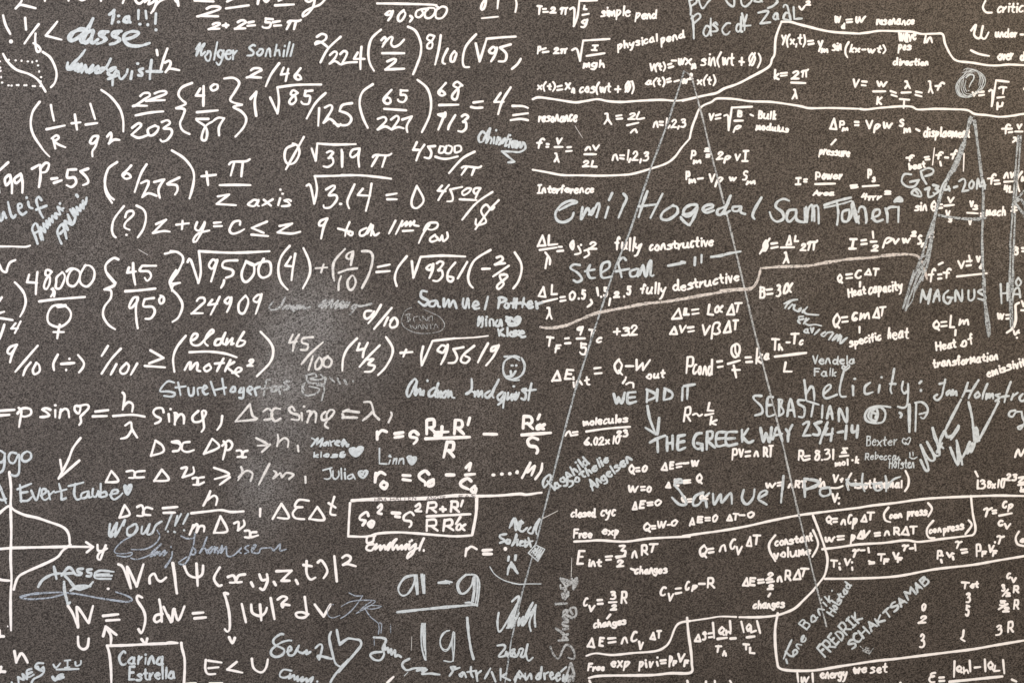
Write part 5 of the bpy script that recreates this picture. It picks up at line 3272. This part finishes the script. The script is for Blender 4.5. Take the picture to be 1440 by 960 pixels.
P note | white small gas table of numbers at the bottom right
t 945 238 992 325 3
t 940 335 985 432 5
t 595 322 638 388 0
t 570 420 642 488 2
t 575 562 628 682 3
s 932 540 925 590 910 605 940 625
t 1268 80 1310 135 c
t 1305 115 1355 165 v
t 1228 170 1265 235 3
l 1285 215 1240 268
t 1265 235 1308 275 2
t 1320 180 1375 248 R
t 1210 298 1270 350 5
l 1280 330 1210 372
t 1240 350 1298 398 2
t 1322 290 1375 378 R
t 1180 492 1240 585 3
t 1275 462 1332 562 R
"""

parts, order, subs = {}, [], []
cur, slant, width = None, 0.1, 20.0
ox = oy = 0.0
sc = 5.648
for ln in WRITING.splitlines():
    if not ln.strip():
        continue
    op, _, rest = ln.partition(' ')
    if op == '@@':
        ox = oy = 0.0
        sc = 1.0
    elif op == '@':
        ox, oy = (float(v) for v in rest.split())
        sc = 5.648
    elif op == 'z':
        slant, width = (float(v) for v in rest.split())
    elif op == 'w':
        width = float(rest)
    elif op == '>':                                   # a piece of the current inscription
        owner = cur.owner or cur
        cur = Part(owner.mat, owner, rest.strip())
        subs.append(cur)
    elif op == '<':
        cur = cur.owner
    elif op.isupper():
        kind, _, label = (v.strip() for v in rest.partition('|'))
        key = (op, kind, label)
        if key not in parts:
            parts[key] = Part(op)
            order.append(key)
        cur = parts[key]
    else:
        ww = width / sc * 0.93
        if sc > 2:
            ww *= ((0.97 if op in 'tb' and len(rest.split(' ', 4)[-1]) > 2 else 1.03) if width < 20.5 else 0.95) if cur.mat == 'P' else 1.14 if cur.mat in 'CDF' and width > 11 else 1.0
        if op in 'sld':
            n = [float(v) for v in rest.split()]
            pts = [(ox + n[i] / sc, oy + n[i + 1] / sc) for i in range(0, len(n), 2)]
            if op == 'd':
                for p in pts:
                    cur.dot(p, ww * 0.56)
            elif op == 's':
                cur.stroke(catmull(pts), ww)
            else:
                cur.stroke(densify(pts), ww)
        else:
            n = rest.split(' ', 4 if op == 't' else 5)
            text = n[-1]
            n = [float(v) for v in n[:-1]]
            if op == 't':
                st, adv = words(text, slant)
                xs = [p[0] for _, q in st for p in q]
                ys = [p[1] for _, q in st for p in q]
                mx, my = max(xs) - min(xs), max(ys) - min(ys)
                hw = ww * 0.5
                x0, y0 = ox + n[0] / sc + hw, oy + n[1] / sc + hw
                x1, y1 = ox + n[2] / sc - hw, oy + n[3] / sc - hw
                fx = (x1 - x0) / mx if mx > 0.6 else 1.0
                fy = (y1 - y0) / my if my > 0.6 else 1.0
                conv = lambda p: (x0 + (p[0] - min(xs)) * fx, y1 - (p[1] - min(ys)) * fy)
            else:
                st, adv = words(text, slant)
                x0, y0 = ox + n[0] / sc, oy + n[1] / sc
                x1, y1 = ox + n[2] / sc, oy + n[3] / sc
                ln_ = math.hypot(x1 - x0, y1 - y0)
                ux, uy = (x1 - x0) / ln_, (y1 - y0) / ln_
                fx, fy = ln_ / adv, n[4] / sc / 9.0
                conv = lambda p: (x0 + p[0] * fx * ux + p[1] * fy * uy, y0 + p[0] * fx * uy - p[1] * fy * ux)
            if len(text) > 2:
                ww = max(min(ww, 2.1), min(ww, 3.1 * fx))
            for straight, q in st:
                q = [conv(p) for p in q]
                cur.stroke(densify(q) if straight and len(q) > 1 else catmull(q), ww)

for key in order:
    p = parts[key]
    if p.f:
        o = p.build(key[1], key[2], board)
        for q in subs:
            if q.owner is p:
                q.build(q.sub, None, o)
